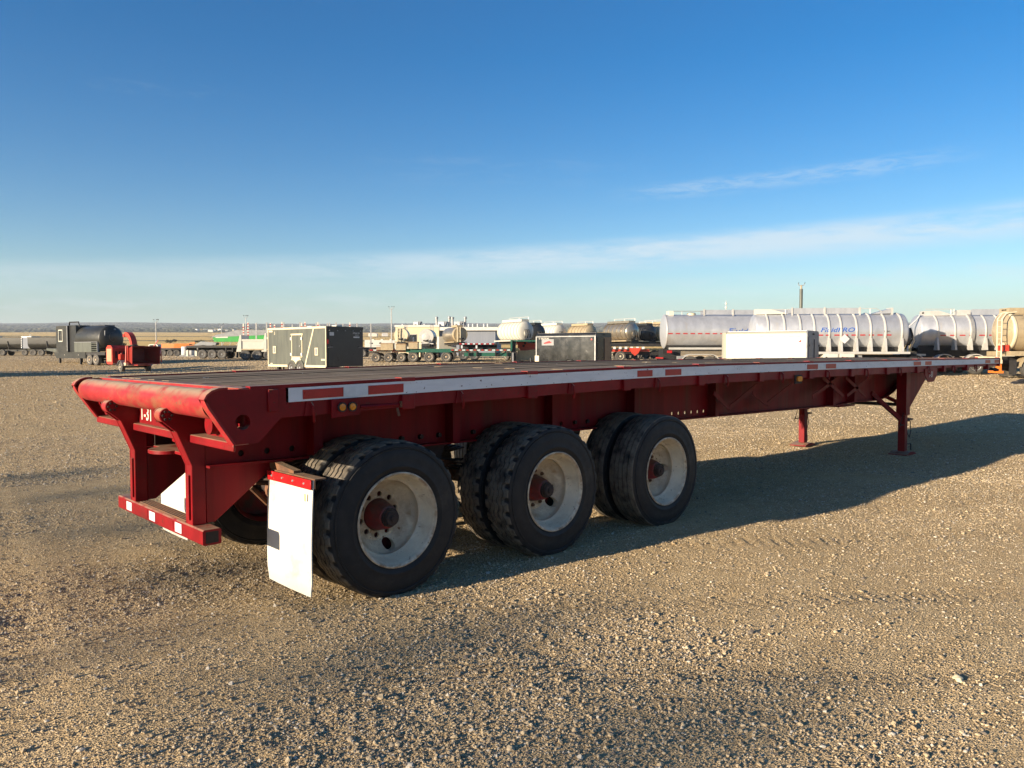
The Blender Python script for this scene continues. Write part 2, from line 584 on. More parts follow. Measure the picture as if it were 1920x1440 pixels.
M['chip_red'] = mat('red_machine_paint', (.30, .022, .012), (.24, .016, .009), 4, .45, dirt=(.2, .08, .04), damt=.25)
M['orange'] = mat('orange_paint', (.72, .19, .025), (.6, .15, .02), 4, .45, dirt=(.3, .15, .06), damt=.2)
M['orange_red'] = mat('orange_red_paint', (.50, .05, .025), (.42, .04, .02), 4, .45)
M['navy'] = mat('blue_lettering_paint', (.02, .10, .42), (.015, .08, .36), 10, .35)
M['grey'] = mat('grey_paint', (.23, .24, .25), (.18, .19, .2), 3, .5, dirt=(.14, .12, .10), damt=.2)
M['lgrey'] = mat('light_grey_plastic', (.6, .6, .6), (.5, .5, .5), 5, .5)
M['glass'] = mat('dark_window_glass', (.02, .024, .028), None, 3, .08)
M['galv'] = mat('galvanised_steel', (.36, .36, .35), (.28, .28, .28), 5, .5, metal=.4)
M['brown'] = mat('brown_crate_wood', (.30, .21, .12), (.24, .16, .09), 5, .7)
M['tote'] = mat('white_tote_plastic', (.68, .67, .63), (.58, .57, .53), 4, .5)
M['bldg'] = mat('cream_stucco', (.56, .50, .34), (.52, .46, .31), .8, .8, bump=.1)
M['bldg_shade'] = mat('blue_grey_wall_shade', (.20, .22, .26), (.17, .19, .23), .8, .6, stretch=(8, 8, .2))  # shade on the cream building's wing put into the colour; lockers share it
M['roofw'] = mat('pale_roof_trim', (.62, .60, .55), None, 2, .6)


def wood_mat():
    m, nt, N, L, P = new_mat('weathered_deck_wood')
    t = N.new('ShaderNodeTexCoord')
    mp = N.new('ShaderNodeMapping')
    mp.inputs['Scale'].default_value = (.35, 9, 3)
    L.new(t.outputs['Object'], mp.inputs[0])
    a = tnoise(N, L, mp.outputs[0], 3.5, 6, .65, .4)
    b = tnoise(N, L, t.outputs['Object'], 1.7, 5, .7)
    oi = N.new('ShaderNodeObjectInfo')
    c = mixrgb(N, L, ramp(N, L, a, .32, .68), (.32, .235, .15), (.15, .108, .07))
    c = mixrgb(N, L, mth(N, L, 'MULTIPLY', ramp(N, L, b, .45, .7), .6), c, (.38, .30, .20))
    c = mixrgb(N, L, mth(N, L, 'MULTIPLY', oi.outputs['Random'], .5), c, (.12, .095, .072))
    c = mixrgb(N, L, ramp(N, L, tnoise(N, L, t.outputs['Object'], 26, 2, .5), .70, .73), c, (.5, .46, .38))
    L.new(c, P.inputs['Base Color'])
    P.inputs['Roughness'].default_value = .85
    P.inputs['Specular IOR Level'].default_value = .2
    bp = N.new('ShaderNodeBump'); bp.inputs['Strength'].default_value = .6; bp.inputs['Distance'].default_value = .006
    L.new(a, bp.inputs['Height']); L.new(bp.outputs[0], P.inputs['Normal'])
    return m


M['wood'] = wood_mat()


def gravel_mat():
    m, nt, N, L, P = new_mat('packed_gravel')
    t = N.new('ShaderNodeTexCoord')
    v = t.outputs['Object']
    big = tnoise(N, L, v, .55, 5, .6)
    mid = tnoise(N, L, v, 4.5, 5, .65)
    fin = tnoise(N, L, v, 70, 4, .7)
    c = mixrgb(N, L, ramp(N, L, mid, .3, .7), (.47, .345, .19), (.58, .445, .265))
    c = mixrgb(N, L, ramp(N, L, fin, .35, .7), mixrgb(N, L, 1.0, c, (.66, .64, .6), 'MULTIPLY'), c)
    # stones pressed into the surface, two sizes
    hs_ = []
    for sc, lo, amt in ((58, .44, .75), (120, .5, .6), (26, .3, .6)):
        vo = N.new('ShaderNodeTexVoronoi'); vo.inputs['Scale'].default_value = sc
        vo.inputs['Randomness'].default_value = 1.0
        L.new(v, vo.inputs['Vector'])
        sp = N.new('ShaderNodeSeparateColor'); L.new(vo.outputs['Color'], sp.inputs[0])
        body = ramp(N, L, vo.outputs['Distance'], lo, lo * .55)
        pick = ramp(N, L, sp.outputs[0], 1 - amt * .62, 1 - amt * .62 + .05)
        f = mth(N, L, 'MULTIPLY', body, pick)
        hs_.append(mth(N, L, 'MULTIPLY', f, 60 / sc))
        tone = mixrgb(N, L, sp.outputs[1], (.28, .22, .145), (.56, .45, .30))
        tone = mixrgb(N, L, ramp(N, L, sp.outputs[2], .86, .9), tone, (.56, .50, .40))
        c = mixrgb(N, L, mth(N, L, 'MULTIPLY', f, .75), c, tone)
    c = mixrgb(N, L, mth(N, L, 'MULTIPLY', ramp(N, L, big, .42, .68), .38), c, (.37, .27, .15))
    L.new(c, P.inputs['Base Color'])
    P.inputs['Roughness'].default_value = .92
    P.inputs['Specular IOR Level'].default_value = .15
    h = mth(N, L, 'ADD', mth(N, L, 'ADD', hs_[0], hs_[1]), mth(N, L, 'MULTIPLY', hs_[2], .7))
    h = mth(N, L, 'ADD', h, mth(N, L, 'MULTIPLY', fin, 1.1))
    bp = N.new('ShaderNodeBump'); bp.inputs['Strength'].default_value = 1.0; bp.inputs['Distance'].default_value = .007
    L.new(h, bp.inputs['Height'])
    # grains too small for any mesh: every facet tips its own way
    gn = N.new('ShaderNodeTexNoise'); gn.inputs['Scale'].default_value = 160; gn.inputs['Detail'].default_value = 2
    L.new(v, gn.inputs['Vector'])
    v1 = N.new('ShaderNodeVectorMath'); v1.operation = 'SUBTRACT'; v1.inputs[1].default_value = (.5, .5, .5)
    L.new(gn.outputs['Color'], v1.inputs[0])
    v2 = N.new('ShaderNodeVectorMath'); v2.operation = 'MULTIPLY'; v2.inputs[1].default_value = (5.5, 5.5, 0)
    L.new(v1.outputs[0], v2.inputs[0])
    v3 = N.new('ShaderNodeVectorMath'); v3.operation = 'ADD'
    L.new(v2.outputs[0], v3.inputs[0]); L.new(bp.outputs[0], v3.inputs[1])
    v4 = N.new('ShaderNodeVectorMath'); v4.operation = 'NORMALIZE'
    L.new(v3.outputs[0], v4.inputs[0])
    L.new(v4.outputs[0], P.inputs['Normal'])
    return m


M['gravel'] = gravel_mat()


def land_mat():
    """stubble fields, hedges and woods of the plain beyond the yard"""
    m, nt, N, L, P = new_mat('farmland')
    t = N.new('ShaderNodeTexCoord')
    mp = N.new('ShaderNodeMapping')
    mp.inputs['Rotation'].default_value = (0, 0, -YAW)
    mp.inputs['Location'].default_value = (4, 0, 0)
    L.new(t.outputs['Object'], mp.inputs[0])
    sx = N.new('ShaderNodeSeparateXYZ'); L.new(mp.outputs[0], sx.inputs[0])
    d = sx.outputs[0]
    w = tnoise(N, L, mp.outputs[0], .004, 4, .6)
    dd = mth(N, L, 'ADD', d, mth(N, L, 'MULTIPLY', mth(N, L, 'SUBTRACT', w, .5), 260))
    stubble = mixrgb(N, L, ramp(N, L, tnoise(N, L, mp.outputs[0], .02, 5, .6), .3, .7), (.60, .43, .18), (.50, .36, .16))
    scrub = mixrgb(N, L, ramp(N, L, tnoise(N, L, mp.outputs[0], .03, 5, .7), .35, .65), (.05, .058, .03), (.13, .11, .06))
    woods = mixrgb(N, L, ramp(N, L, tnoise(N, L, mp.outputs[0], .006, 6, .7), .4, .62), (.022, .03, .024), (.075, .07, .045))
    dry = (.26, .20, .115)

    def inside(a, b, soft=25):
        return mth(N, L, 'MULTIPLY', ramp(N, L, dd, a, a + soft), ramp(N, L, dd, b, b - soft))
    c = mixrgb(N, L, 1.0, dry, dry)
    c = mixrgb(N, L, inside(215, 330), c, scrub)
    c = mixrgb(N, L, inside(330, 690), c, stubble)
    c = mixrgb(N, L, inside(690, 760, 12), c, scrub)
    c = mixrgb(N, L, inside(760, 2050, 60), c, stubble)
    c = mixrgb(N, L, inside(1180, 1300, 30), c, scrub)
    c = mixrgb(N, L, inside(2050, 9000, 60), c, woods)
    f2 = mth(N, L, 'MULTIPLY', inside(2200, 3600, 120), ramp(N, L, tnoise(N, L, mp.outputs[0], .0022, 3, .5), .56, .62))
    c = mixrgb(N, L, mth(N, L, 'MULTIPLY', f2, .8), c, stubble)
    L.new(c, P.inputs['Base Color'])
    P.inputs['Roughness'].default_value = 1.0
    P.inputs['Specular IOR Level'].default_value = 0.0
    # standing stubble and leaves: upright facets, every one turned its own way
    gn = N.new('ShaderNodeTexNoise'); gn.inputs['Scale'].default_value = 6; gn.inputs['Detail'].default_value = 1
    L.new(t.outputs['Object'], gn.inputs['Vector'])
    v1 = N.new('ShaderNodeVectorMath'); v1.operation = 'SUBTRACT'; v1.inputs[1].default_value = (.5, .5, .5)
    L.new(gn.outputs['Color'], v1.inputs[0])
    v2 = N.new('ShaderNodeVectorMath'); v2.operation = 'MULTIPLY'; v2.inputs[1].default_value = (12, 12, 0)
    L.new(v1.outputs[0], v2.inputs[0])
    g = N.new('ShaderNodeNewGeometry')
    v3 = N.new('ShaderNodeVectorMath'); v3.operation = 'ADD'
    L.new(v2.outputs[0], v3.inputs[0]); L.new(g.outputs['Normal'], v3.inputs[1])
    v4 = N.new('ShaderNodeVectorMath'); v4.operation = 'NORMALIZE'
    L.new(v3.outputs[0], v4.inputs[0]); L.new(v4.outputs[0], P.inputs['Normal'])
    return m


M['land'] = land_mat()
for k in ('gravel', 'land'):                     # rough ground: keep the tipped facets as they are
    M[k].cycles.use_bump_map_correction = False


def leaf_mat(name, a, b):
    m, nt, N, L, P = new_mat(name)
    oi = N.new('ShaderNodeTexCoord')
    c = mixrgb(N, L, ramp(N, L, tnoise(N, L, oi.outputs['Object'], 1.1, 3, .6), .35, .65), a, b)
    L.new(c, P.inputs['Base Color'])
    P.inputs['Roughness'].default_value = .8
    return m


M['leaf'] = leaf_mat('dull_olive_leaves', (.045, .05, .02), (.09, .08, .03))
M['leaf2'] = leaf_mat('dark_green_leaves', (.03, .042, .02), (.06, .065, .03))


def pebble_mat():
    m, nt, N, L, P = new_mat('pebble_stone')
    oi = N.new('ShaderNodeObjectInfo')
    c = mixrgb(N, L, oi.outputs['Random'], (.29, .22, .13), (.60, .48, .31))
    fr = N.new('ShaderNodeMath'); fr.operation = 'FRACT'
    L.new(mth(N, L, 'MULTIPLY', oi.outputs['Random'], 37.7), fr.inputs[0])
    c = mixrgb(N, L, ramp(N, L, fr.outputs[0], .88, .93), c, (.58, .53, .44))
    c = mixrgb(N, L, ramp(N, L, fr.outputs[0], .16, .10), c, (.15, .13, .11))
    t = N.new('ShaderNodeTexCoord')
    c = mixrgb(N, L, mth(N, L, 'MULTIPLY', tnoise(N, L, t.outputs['Object'], 1.5, 3, .6), .4), c, (.25, .19, .12))
    L.new(c, P.inputs['Base Color'])
    P.inputs['Roughness'].default_value = .85
    return m


M['pebble'] = pebble_mat()


# ------------------------------------------------------------------ ground
def polar_mesh(name, radii, angs, zf, m, closed=True):
    nr, na = len(radii), len(angs)
    rr, aa = np.meshgrid(radii, angs, indexing='ij')
    x = CAM[0] + rr * np.cos(aa); y = CAM[1] + rr * np.sin(aa)
    co = np.stack([x, y, zf(x, y)], -1).reshape(-1, 3).astype(np.float32)
    i, j = np.meshgrid(np.arange(nr - 1), np.arange(na if closed else na - 1), indexing='ij')
    j2 = (j + 1) % na
    q = np.stack([i * na + j, (i + 1) * na + j, (i + 1) * na + j2, i * na + j2], -1).reshape(-1, 4).astype(np.int32)
    me = bpy.data.meshes.new(name)
    me.vertices.add(len(co)); me.vertices.foreach_set('co', co.ravel())
    me.loops.add(q.size); me.loops.foreach_set('vertex_index', q.ravel())
    me.polygons.add(len(q))
    me.polygons.foreach_set('loop_start', np.arange(0, q.size, 4, dtype=np.int32))
    me.update(calc_edges=True)
    me.polygons.foreach_set('use_smooth', np.ones(len(q), bool))
    me.materials.append(m)
    return link(name, me)


fine = np.arange(-41, 41.01, .16)
coarse = np.arange(44, 317, 3.0)
angs = np.radians(np.concatenate([fine, coarse])) + YAW
radii = np.concatenate([[.05, .6, 1.2], 1.6 * np.exp(np.arange(0, math.log(40 / 1.6), .0085)), np.exp(np.linspace(math.log(40.4), math.log(215), 60))])
tag(polar_mesh('gravel_yard', radii, angs, zground, M['gravel']), kind='structure')
radii = np.exp(np.linspace(math.log(214.5), math.log(7600), 110))
fine2 = np.arange(-44, 44.01, .5)
angs2 = np.radians(np.concatenate([fine2, np.arange(47, 314, 3.0)])) + YAW
land = polar_mesh('farmland', radii, angs2, lambda x, y: zbase(x, y) - .02, M['land'])
tag(land, kind='structure')


# loose gravel lying on the yard near the trailer
def gravel_stuff():
    n = 400000
    u = rng.random(n)
    lo, hi, p = 1.7, 17.0, 1.15
    r = (lo ** p + u * (hi ** p - lo ** p)) ** (1 / p)
    a = np.radians(rng.uniform(-39, 39, n)) + YAW
    x = CAM[0] + r * np.cos(a); y = CAM[1] + r * np.sin(a)
    loose = np.clip((vnoise(x * .55 + 31, y * .7 + 12) - .30) * 3.2, 0.28, 1) * (.45 + .6 * vnoise(x * 3.1 + 2, y * 3.1 + 9))
    keep = rng.random(n) < loose * 1.5
    x, y, r = x[keep], y[keep], r[keep]
    s = np.clip(np.exp(rng.normal(math.log(.0042), .40, len(x))), .0025, .020)
    # thinner cover of coarser stones out to the far vehicles
    m = 300000
    r2 = 11 + rng.random(m) ** 1.45 * 120
    a2 = np.radians(rng.uniform(-37, 37, m)) + YAW
    x = np.concatenate([x, CAM[0] + r2 * np.cos(a2)]); y = np.concatenate([y, CAM[1] + r2 * np.sin(a2)])
    s = np.concatenate([s, np.clip(np.exp(rng.normal(0, .35, m)) * (.0062 + .00030 * (r2 - 11)), .004, .05)])
    z = zground(x, y) + s * .22
    me = bpy.data.meshes.new('gravel')
    me.vertices.add(len(x))
    me.vertices.foreach_set('co', np.stack([x, y, z], -1).astype(np.float32).ravel())
    at_ = me.attributes.new('size', 'FLOAT', 'POINT')
    at_.data.foreach_set('value', s.astype(np.float32))
    o = link('gravel', me)
    g = bpy.data.node_groups.new('scatter_pebbles', 'GeometryNodeTree')
    g.interface.new_socket('Geometry', in_out='INPUT', socket_type='NodeSocketGeometry')
    g.interface.new_socket('Geometry', in_out='OUTPUT', socket_type='NodeSocketGeometry')
    N, L = g.nodes, g.links
    gi = N.new('NodeGroupInput'); go = N.new('NodeGroupOutput')
    j = N.new('GeometryNodeJoinGeometry')
    for k in range(5):
        ico = N.new('GeometryNodeMeshIcoSphere'); ico.inputs['Radius'].default_value = 1; ico.inputs['Subdivisions'].default_value = 2
        pos = N.new('GeometryNodeInputPosition')
        nz = N.new('ShaderNodeTexNoise'); nz.noise_dimensions = '4D'; nz.inputs['W'].default_value = k * 7.3; nz.inputs['Scale'].default_value = .9
        nz.inputs['Detail'].default_value = 1
        L.new(pos.outputs[0], nz.inputs['Vector'])
        sub = N.new('ShaderNodeVectorMath'); sub.operation = 'SUBTRACT'; sub.inputs[1].default_value = (.5, .5, .5)
        L.new(nz.outputs['Color'], sub.inputs[0])
        scl = N.new('ShaderNodeVectorMath'); scl.operation = 'SCALE'; scl.inputs['Scale'].default_value = 1.7
        L.new(sub.outputs[0], scl.inputs[0])
        sp = N.new('GeometryNodeSetPosition'); L.new(ico.outputs['Mesh'], sp.inputs['Geometry']); L.new(scl.outputs[0], sp.inputs['Offset'])
        tr = N.new('GeometryNodeTransform'); tr.inputs['Scale'].default_value = [(1.1, .8, .6), (1, .9, .7), (1.25, .75, .55), (.9, .9, .75), (1.2, .9, .45)][k]
        L.new(sp.outputs[0], tr.inputs['Geometry'])
        sm = N.new('GeometryNodeSetMaterial'); sm.inputs['Material'].default_value = M['pebble']
        L.new(tr.outputs[0], sm.inputs['Geometry'])
        ti = N.new('GeometryNodeGeometryToInstance'); L.new(sm.outputs[0], ti.inputs[0])
        L.new(ti.outputs[0], j.inputs[0])
    iop = N.new('GeometryNodeInstanceOnPoints'); iop.inputs['Pick Instance'].default_value = True
    L.new(gi.outputs[0], iop.inputs['Points']); L.new(j.outputs[0], iop.inputs['Instance'])
    ri = N.new('FunctionNodeRandomValue'); ri.data_type = 'INT'
    ri.inputs['Min'].default_value = 0
    for s_ in ri.inputs:
        if s_.name == 'Max' and s_.type == 'INT': s_.default_value = 4
        if s_.name == 'Min' and s_.type == 'INT': s_.default_value = 0
    L.new([q for q in ri.outputs if q.type == 'INT'][0], iop.inputs['Instance Index'])
    rr = N.new('FunctionNodeRandomValue'); rr.data_type = 'FLOAT_VECTOR'
    rr.inputs[0].default_value = (-.35, -.35, 0); rr.inputs[1].default_value = (.35, .35, 6.283)
    e2r = N.new('FunctionNodeEulerToRotation') if hasattr(bpy.types, 'FunctionNodeEulerToRotation') else None
    if e2r:
        L.new(rr.outputs[0], e2r.inputs[0]); L.new(e2r.outputs[0], iop.inputs['Rotation'])
    else:
        L.new(rr.outputs[0], iop.inputs['Rotation'])
    na = N.new('GeometryNodeInputNamedAttribute'); na.data_type = 'FLOAT'; na.inputs['Name'].default_value = 'size'
    L.new([q for q in na.outputs if q.type == 'VALUE'][0], iop.inputs['Scale'])
    L.new(iop.outputs[0], go.inputs[0])
    md = o.modifiers.new('scatter', 'NODES'); md.node_group = g
    tag(o, kind='stuff')


gravel_stuff()

# ------------------------------------------------------------------ the red flatbed trailer
W = 2.595
DX = np.array([.35, .82, 2.1, 4.0, 5.5, 7.2, 11, 15.15]); DZ = np.array([1.402, 1.412, 1.441, 1.474, 1.487, 1.494, 1.499, 1.499])


def zd(x):
    return float(np.interp(x, DX, DZ))


T = empty('flatbed_trailer')
tag(T, 'long red flatbed trailer with wooden deck and white side rail, parked nearest on the gravel', 'trailer')
XS = [float(v) for v in np.arange(.62, 15.01, .36)] + [15.1]


def strip(name, y0, y1, top, bot, m, x0, x1, parent=T, bev=0):
    """long part that follows the cambered deck line; top/bot are offsets from the deck surface"""
    xs = [x0] + [v for v in XS if x0 + .05 < v < x1 - .05] + [x1]
    mb = MB(); vs = []; fs = []
    for x in xs:
        z = zd(x)
        vs += [(x, y0, z + bot), (x, y1, z + bot), (x, y1, z + top), (x, y0, z + top)]
    n = len(xs)
    for i in range(n - 1):
        for k in range(4):
            fs.append((i * 4 + k, i * 4 + (k + 1) % 4, i * 4 + 4 + (k + 1) % 4, i * 4 + 4 + k))
    fs += [(3, 2, 1, 0), (n * 4 - 4, n * 4 - 3, n * 4 - 2, n * 4 - 1)]
    return mb.add(vs, fs).build(name, m, parent, bev)


# deck planks
npl = 17
py0, py1 = .062, W - .062
pw = (py1 - py0) / npl
for i in range(npl):
    cuts = [.64] + sorted(random.sample([3.4, 4.6, 6.2, 7.4, 9.0, 10.4, 12.1], 2)) + [15.06]
    for a, b in zip(cuts[:-1], cuts[1:]):
        dz = random.uniform(-.006, .003)
        o = strip('plank', py0 + i * pw + .004 + random.uniform(0, .004), py0 + (i + 1) * pw - .004 - random.uniform(0, .004), -.004 + dz, -.042, M['wood'], a + .004, b - .004)
# frame under the planks
for s in (0, 1):
    f = (lambda y: y) if s == 0 else (lambda y: W - y)
    def yy(a, b):
        return (min(f(a), f(b)), max(f(a), f(b)))
    strip('deck_lip', *yy(.002, .06), .004, -.016, M['red'], .60, 15.12)
    strip('side_rail', *yy(0, .05), -.017, -.100, M['white_rail'], .815, 15.11)
    strip('rail_channel', *yy(.016, .05), -.101, -.188, M['red'], .60, 11.75)
    strip('rail_channel', *yy(.016, .05), -.101, -.142, M['red'], 11.76, 14.95)
    for x in np.arange(1.68, 14.6, 1.155):
        z = zd(x); mb = MB()
        a, b = yy(-.008, .07)
        mb.box(x - .05, x + .05, a, b, z - .20, z - .104); mb.build('stake_pocket', M['red'], T, .003)
        MB().box(x - .055, x + .055, *yy(-.003, .07), z - .018, z + .0075).build('pocket_cap', M['red_sunlit'], T)  # paler red puts the sunlit pocket tops into the colour
    for x in np.arange(.98, 14.4, 1.155):
        z = zd(x); mb = MB()
        pts = [(x, f(.02), z - .105), (x, f(-.012), z - .13), (x + .005, f(-.016), z - .19), (x + .012, f(-.004), z - .225), (x + .02, f(.012), z - .205)]
        mb.tube(pts, .009, 6)
        mb.prism([(x - .045, z - .19), (x + .045, z - .19), (x + .03, z - .104), (x - .03, z - .104)], *yy(.006, .018))
        mb.build('rope_hook', M['red'], T)


def invy(u, v, y):
    d = FW + RT * ((u - 960) / FOC) - UP * ((v - 720) / FOC)
    t = (y - CAM[1]) / d[1]
    return float(CAM[0] + t * d[0]), float(CAM[2] + t * d[2])


# red and white conspicuity tape on the white rail
for pr in ([(567, 643), (690, 756)], [(1195, 1223), (1247, 1277)], [(1513, 1533), (1548, 1567)], [(1713, 1726), (1734, 1746)], [(1847, 1856), (1864, 1873)]):
    xs_ = [tuple(invy(u, 700, 0)[0] for u in p) for p in pr]
    for a, b in xs_:
        strip('reflective_tape', -.0035, -.0005, -.032, -.088, M['tape_red'], a, b)
    strip('reflective_tape', -.003, -.0005, -.030, -.090, M['tape_white'], xs_[0][1] + .002, xs_[1][0] - .002)

# rear side plates (wrap round the tail roller)
tip = [(.47, 1.398), (.42, 1.396), (.385, 1.385), (.360, 1.366), (.348, 1.345), (.348, 1.322), (.362, 1.295)]
plate = tip + [(.50, 1.092), (.645, 1.090), (.83, 1.272), (.83, 1.395)]


def cut(o, cutter):
    """boolean difference, applied; the cutter is thrown away"""
    b = o.modifiers.new('cut', 'BOOLEAN'); b.operation = 'DIFFERENCE'; b.object = cutter; b.solver = 'FAST'
    dg = bpy.context.evaluated_depsgraph_get(); dg.update()
    me = bpy.data.meshes.new_from_object(o.evaluated_get(dg))
    o.modifiers.clear()
    o.data = me
    cm = cutter.data
    bpy.data.objects.remove(cutter)
    bpy.data.meshes.remove(cm)
    me.polygons.foreach_set('use_smooth', [True] * len(me.polygons))
    me.set_sharp_from_angle(angle=R_(32))


for y0, y1, ye, s in ((.0, .014, .0, 1), (W - .014, W, W, -1)):
    o = MB().prism(plate, y0, y1).build('side_plate', M['red'], T)
    c = MB().lathe([(-.1, .043), (.1, .043)], (.555, (y0 + y1) / 2, 1.214), n=20).build('cutter', M['red'])
    cut(o, c)
    MB().lathe([(0, .050), (.10, .050), (.10, .043), (0, .043)], (.555, y0 + .0145 if s > 0 else y0 - .1005, 1.214), n=20, closed=True).build('light_tube', M['red'], T)
    # flange that follows the rear edge
    mb = MB(); pth = tip + [(.50, 1.088)]
    vs = []; fs = []
    a, b = (-.006, .066) if s > 0 else (W - .066, W + .006)
    for i, (x, z) in enumerate(pth):
        x0, z0 = pth[max(0, i - 1)]; x1, z1 = pth[min(len(pth) - 1, i + 1)]
        tx, tz = x1 - x0, z1 - z0; l = math.hypot(tx, tz); nx, nz = tz / l * -1, tx / l
        nx, nz = (nx, nz) if nx < 0 or nz > 0 else (-nx, -nz)
        for yq in (a, b):
            vs += [(x - .001, yq, z), (x + nx * .012, yq, z + nz * .012)]
    n = len(pth)
    for i in range(n - 1):
        o4, p4 = i * 4, i * 4 + 4
        fs += [(o4, o4 + 1, p4 + 1, p4), (o4 + 2, p4 + 2, p4 + 3, o4 + 3), (o4 + 1, o4 + 3, p4 + 3, p4 + 1), (o4, p4, p4 + 2, o4 + 2)]
    fs += [(0, 2, 3, 1), (n * 4 - 4, n * 4 - 3, n * 4 - 1, n * 4 - 2)]
    mb.add(vs, fs).build('plate_flange', M['red_sunlit'], T)
    MB().box(.70, .765, *((-.014, -.0005) if s > 0 else (W + .0005, W + .014)), 1.262, 1.392).build('corner_post', M['red'], T, .004)
    MB().lathe([(0, .062), (.02, .062), (.02, .03), (.035, .03)], (.445, (.0145 if s > 0 else y0 - .036), 1.312), n=20).build('roller_bearing', M['grime'], T)

# tail roller
mb = MB()
prof = [(.082, .02), (.082, .0835)] + [(.12 + k * .098, .0845 + (.0012 if k % 5 == 2 else 0)) for k in range(25)] + [(2.513, .0835), (2.513, .02)]
mb.lathe(prof, (.445, 0, 1.312), n=40)
mb.build('tail_roller', M['red_sunlit'], T)
MB().box(.535, .60, .0145, W - .0145, zd(.6) - .09, zd(.6) - .003).build('rear_sill', M['red_sunlit'], T, .004)
MB().box(.60, .64, .0145, W - .0145, 1.10, zd(.62) - .005).build('rear_header', M['red_shade'], T)

# rear channel between the side plates, with the numbered plate above it
for a, b in ((.02, .672), (.765, 1.70), (1.822, 2.575)):
    mb = MB()
    mb.prism([(.505, 1.048), (.52, 1.048), (.52, 1.083), (.60, 1.085), (.60, 1.10), (.505, 1.098)], a, b)
    mb.build('rear_channel', M['red'], T, .005)
np_ = MB().prism([(.77, 1.10), (1.695, 1.10), (1.695, 1.245), (.77, 1.245)], .548, .562, 'x').build('number_plate', M['red'], T)
cut(np_, MB().tube([(.45, 1.335, 1.175), (.65, 1.335, 1.175)], .05, 18).build('cutter', M['red']))
MB().tube([(.566, 1.335, 1.175), (.60, 1.335, 1.175)], .0495, 18).build('light_recess', M['void'], np_)
MX = Matrix(((0, 0, -1, .5462), (-1, 0, 0, 1.545), (0, 1, 0, 1.168), (0, 0, 0, 1)))
text_mesh('T-31', .135, M['letter'], 'lettering', np_, MX, shear=0, sx=.95)
# tail light tubes at the right and left
for ys in ((.18, .42), (2.175, 2.415)):
    for yc in ys:
        pl = MB().lathe([(0, .058), (.05, .058), (.05, .046), (.004, .046), (.004, 0)], (0, 0, 0), 'x', 22)
        o = pl.build('light_ring', M['red'], T); o.location = (.53, yc, 1.172)
        MB().lathe([(0, .044), (.012, .04), (.016, 0.0)], (0, 0, 0), 'x', 18).build('tail_light', M['red'], o).location = (.004, 0, 0)
    MB().box(.582, .596, ys[0] - .13, ys[1] + .13, 1.10, 1.26).build('light_panel', M['red'], T)

# hitch posts
for yc, sgn in ((.705, 1), (1.765, -1)):
    y0, y1 = yc - .055, yc + .055
    outl = [(.515, .530), (.515, .90), (.428, 1.115)] + [(.375 + .046 * math.cos(t), 1.222 + .046 * math.sin(t)) for t in np.linspace(math.pi * 1.25, math.pi * .55, 9)] + [(.60, 1.266), (.60, .530)]
    for a, b in ((y0, y0 + .014), (y1 - .014, y1)):
        MB().prism(outl, a, b).build('post_plate', M['red'], T, .003)
    mb = MB()
    for (xa, za), (xb, zb) in zip(outl[:3], outl[1:3]):
        mb.add([(xa + .003, y0 + .014, za), (xa + .003, y1 - .014, za), (xb + .003, y1 - .014, zb), (xb + .003, y0 + .014, zb),
                (xa + .018, y0 + .014, za), (xa + .018, y1 - .014, za), (xb + .018, y1 - .014, zb), (xb + .018, y0 + .014, zb)],
               [(0, 1, 2, 3), (4, 7, 6, 5), (0, 4, 5, 1), (2, 6, 7, 3), (1, 5, 6, 2), (0, 3, 7, 4)])
    mb.build('post_face', M['red'], T)
    MB().box(.506, .5145, yc - .022, yc + .022, .56, .84).build('face_strip', M['red'], T)
    b = MB().lathe([(0, .0), (0, .044), (.081, .044), (.081, 0)], (.375, y0 + .0145, 1.222), n=22).build('roller_boss', M['red_sunlit'], T)
    for k in range(6):
        a = k * math.pi / 3
        MB().lathe([(0, .008), (.010, .008), (.010, 0)], (.375 + .026 * math.cos(a), y0 - .0105, 1.222 + .026 * math.sin(a)), n=6).build('bolt', M['grime'], b)
    MB().lathe([(0, .012), (.012, .012), (.012, 0)], (.47, y0 - .012, 1.232), n=6).build('bolt', M['rust'], T)
    # gusset forward of the post
    ysd = y0 if sgn > 0 else y1 - .014
    MB().prism([(.602, .535), (.655, .535), (1.12, .895), (.602, .895)], ysd, ysd + .014).build('post_gusset', M['red_shade'], T, .003)
    MB().prism([(.602, .535), (.655, .535), (1.12, .895), (.602, .895)], (y1 - .014 if sgn > 0 else y0), (y1 if sgn > 0 else y0 + .014)).build('post_gusset', M['red_shade'], T, .003)
# towing beam and eye plate between the posts
MB().box(.70, .86, .80, 1.50, .965, 1.035).build('tow_beam', M['red'], T, .008)
MB().box(.64, .90, 1.05, 1.72, .905, .928).prism([(.62 + .1 * math.cos(t), 1.42 + .14 * math.sin(t)) for t in np.linspace(math.pi / 2, 1.5 * math.pi, 9)] + [(.70, 1.28), (.70, 1.56)], .903, .93, 'z').build('tow_plate', M['red'], T, .003)
MB().box(.86, .90, .72, 1.76, .90, 1.265).build('cross_plate', M['red_shade'], T)

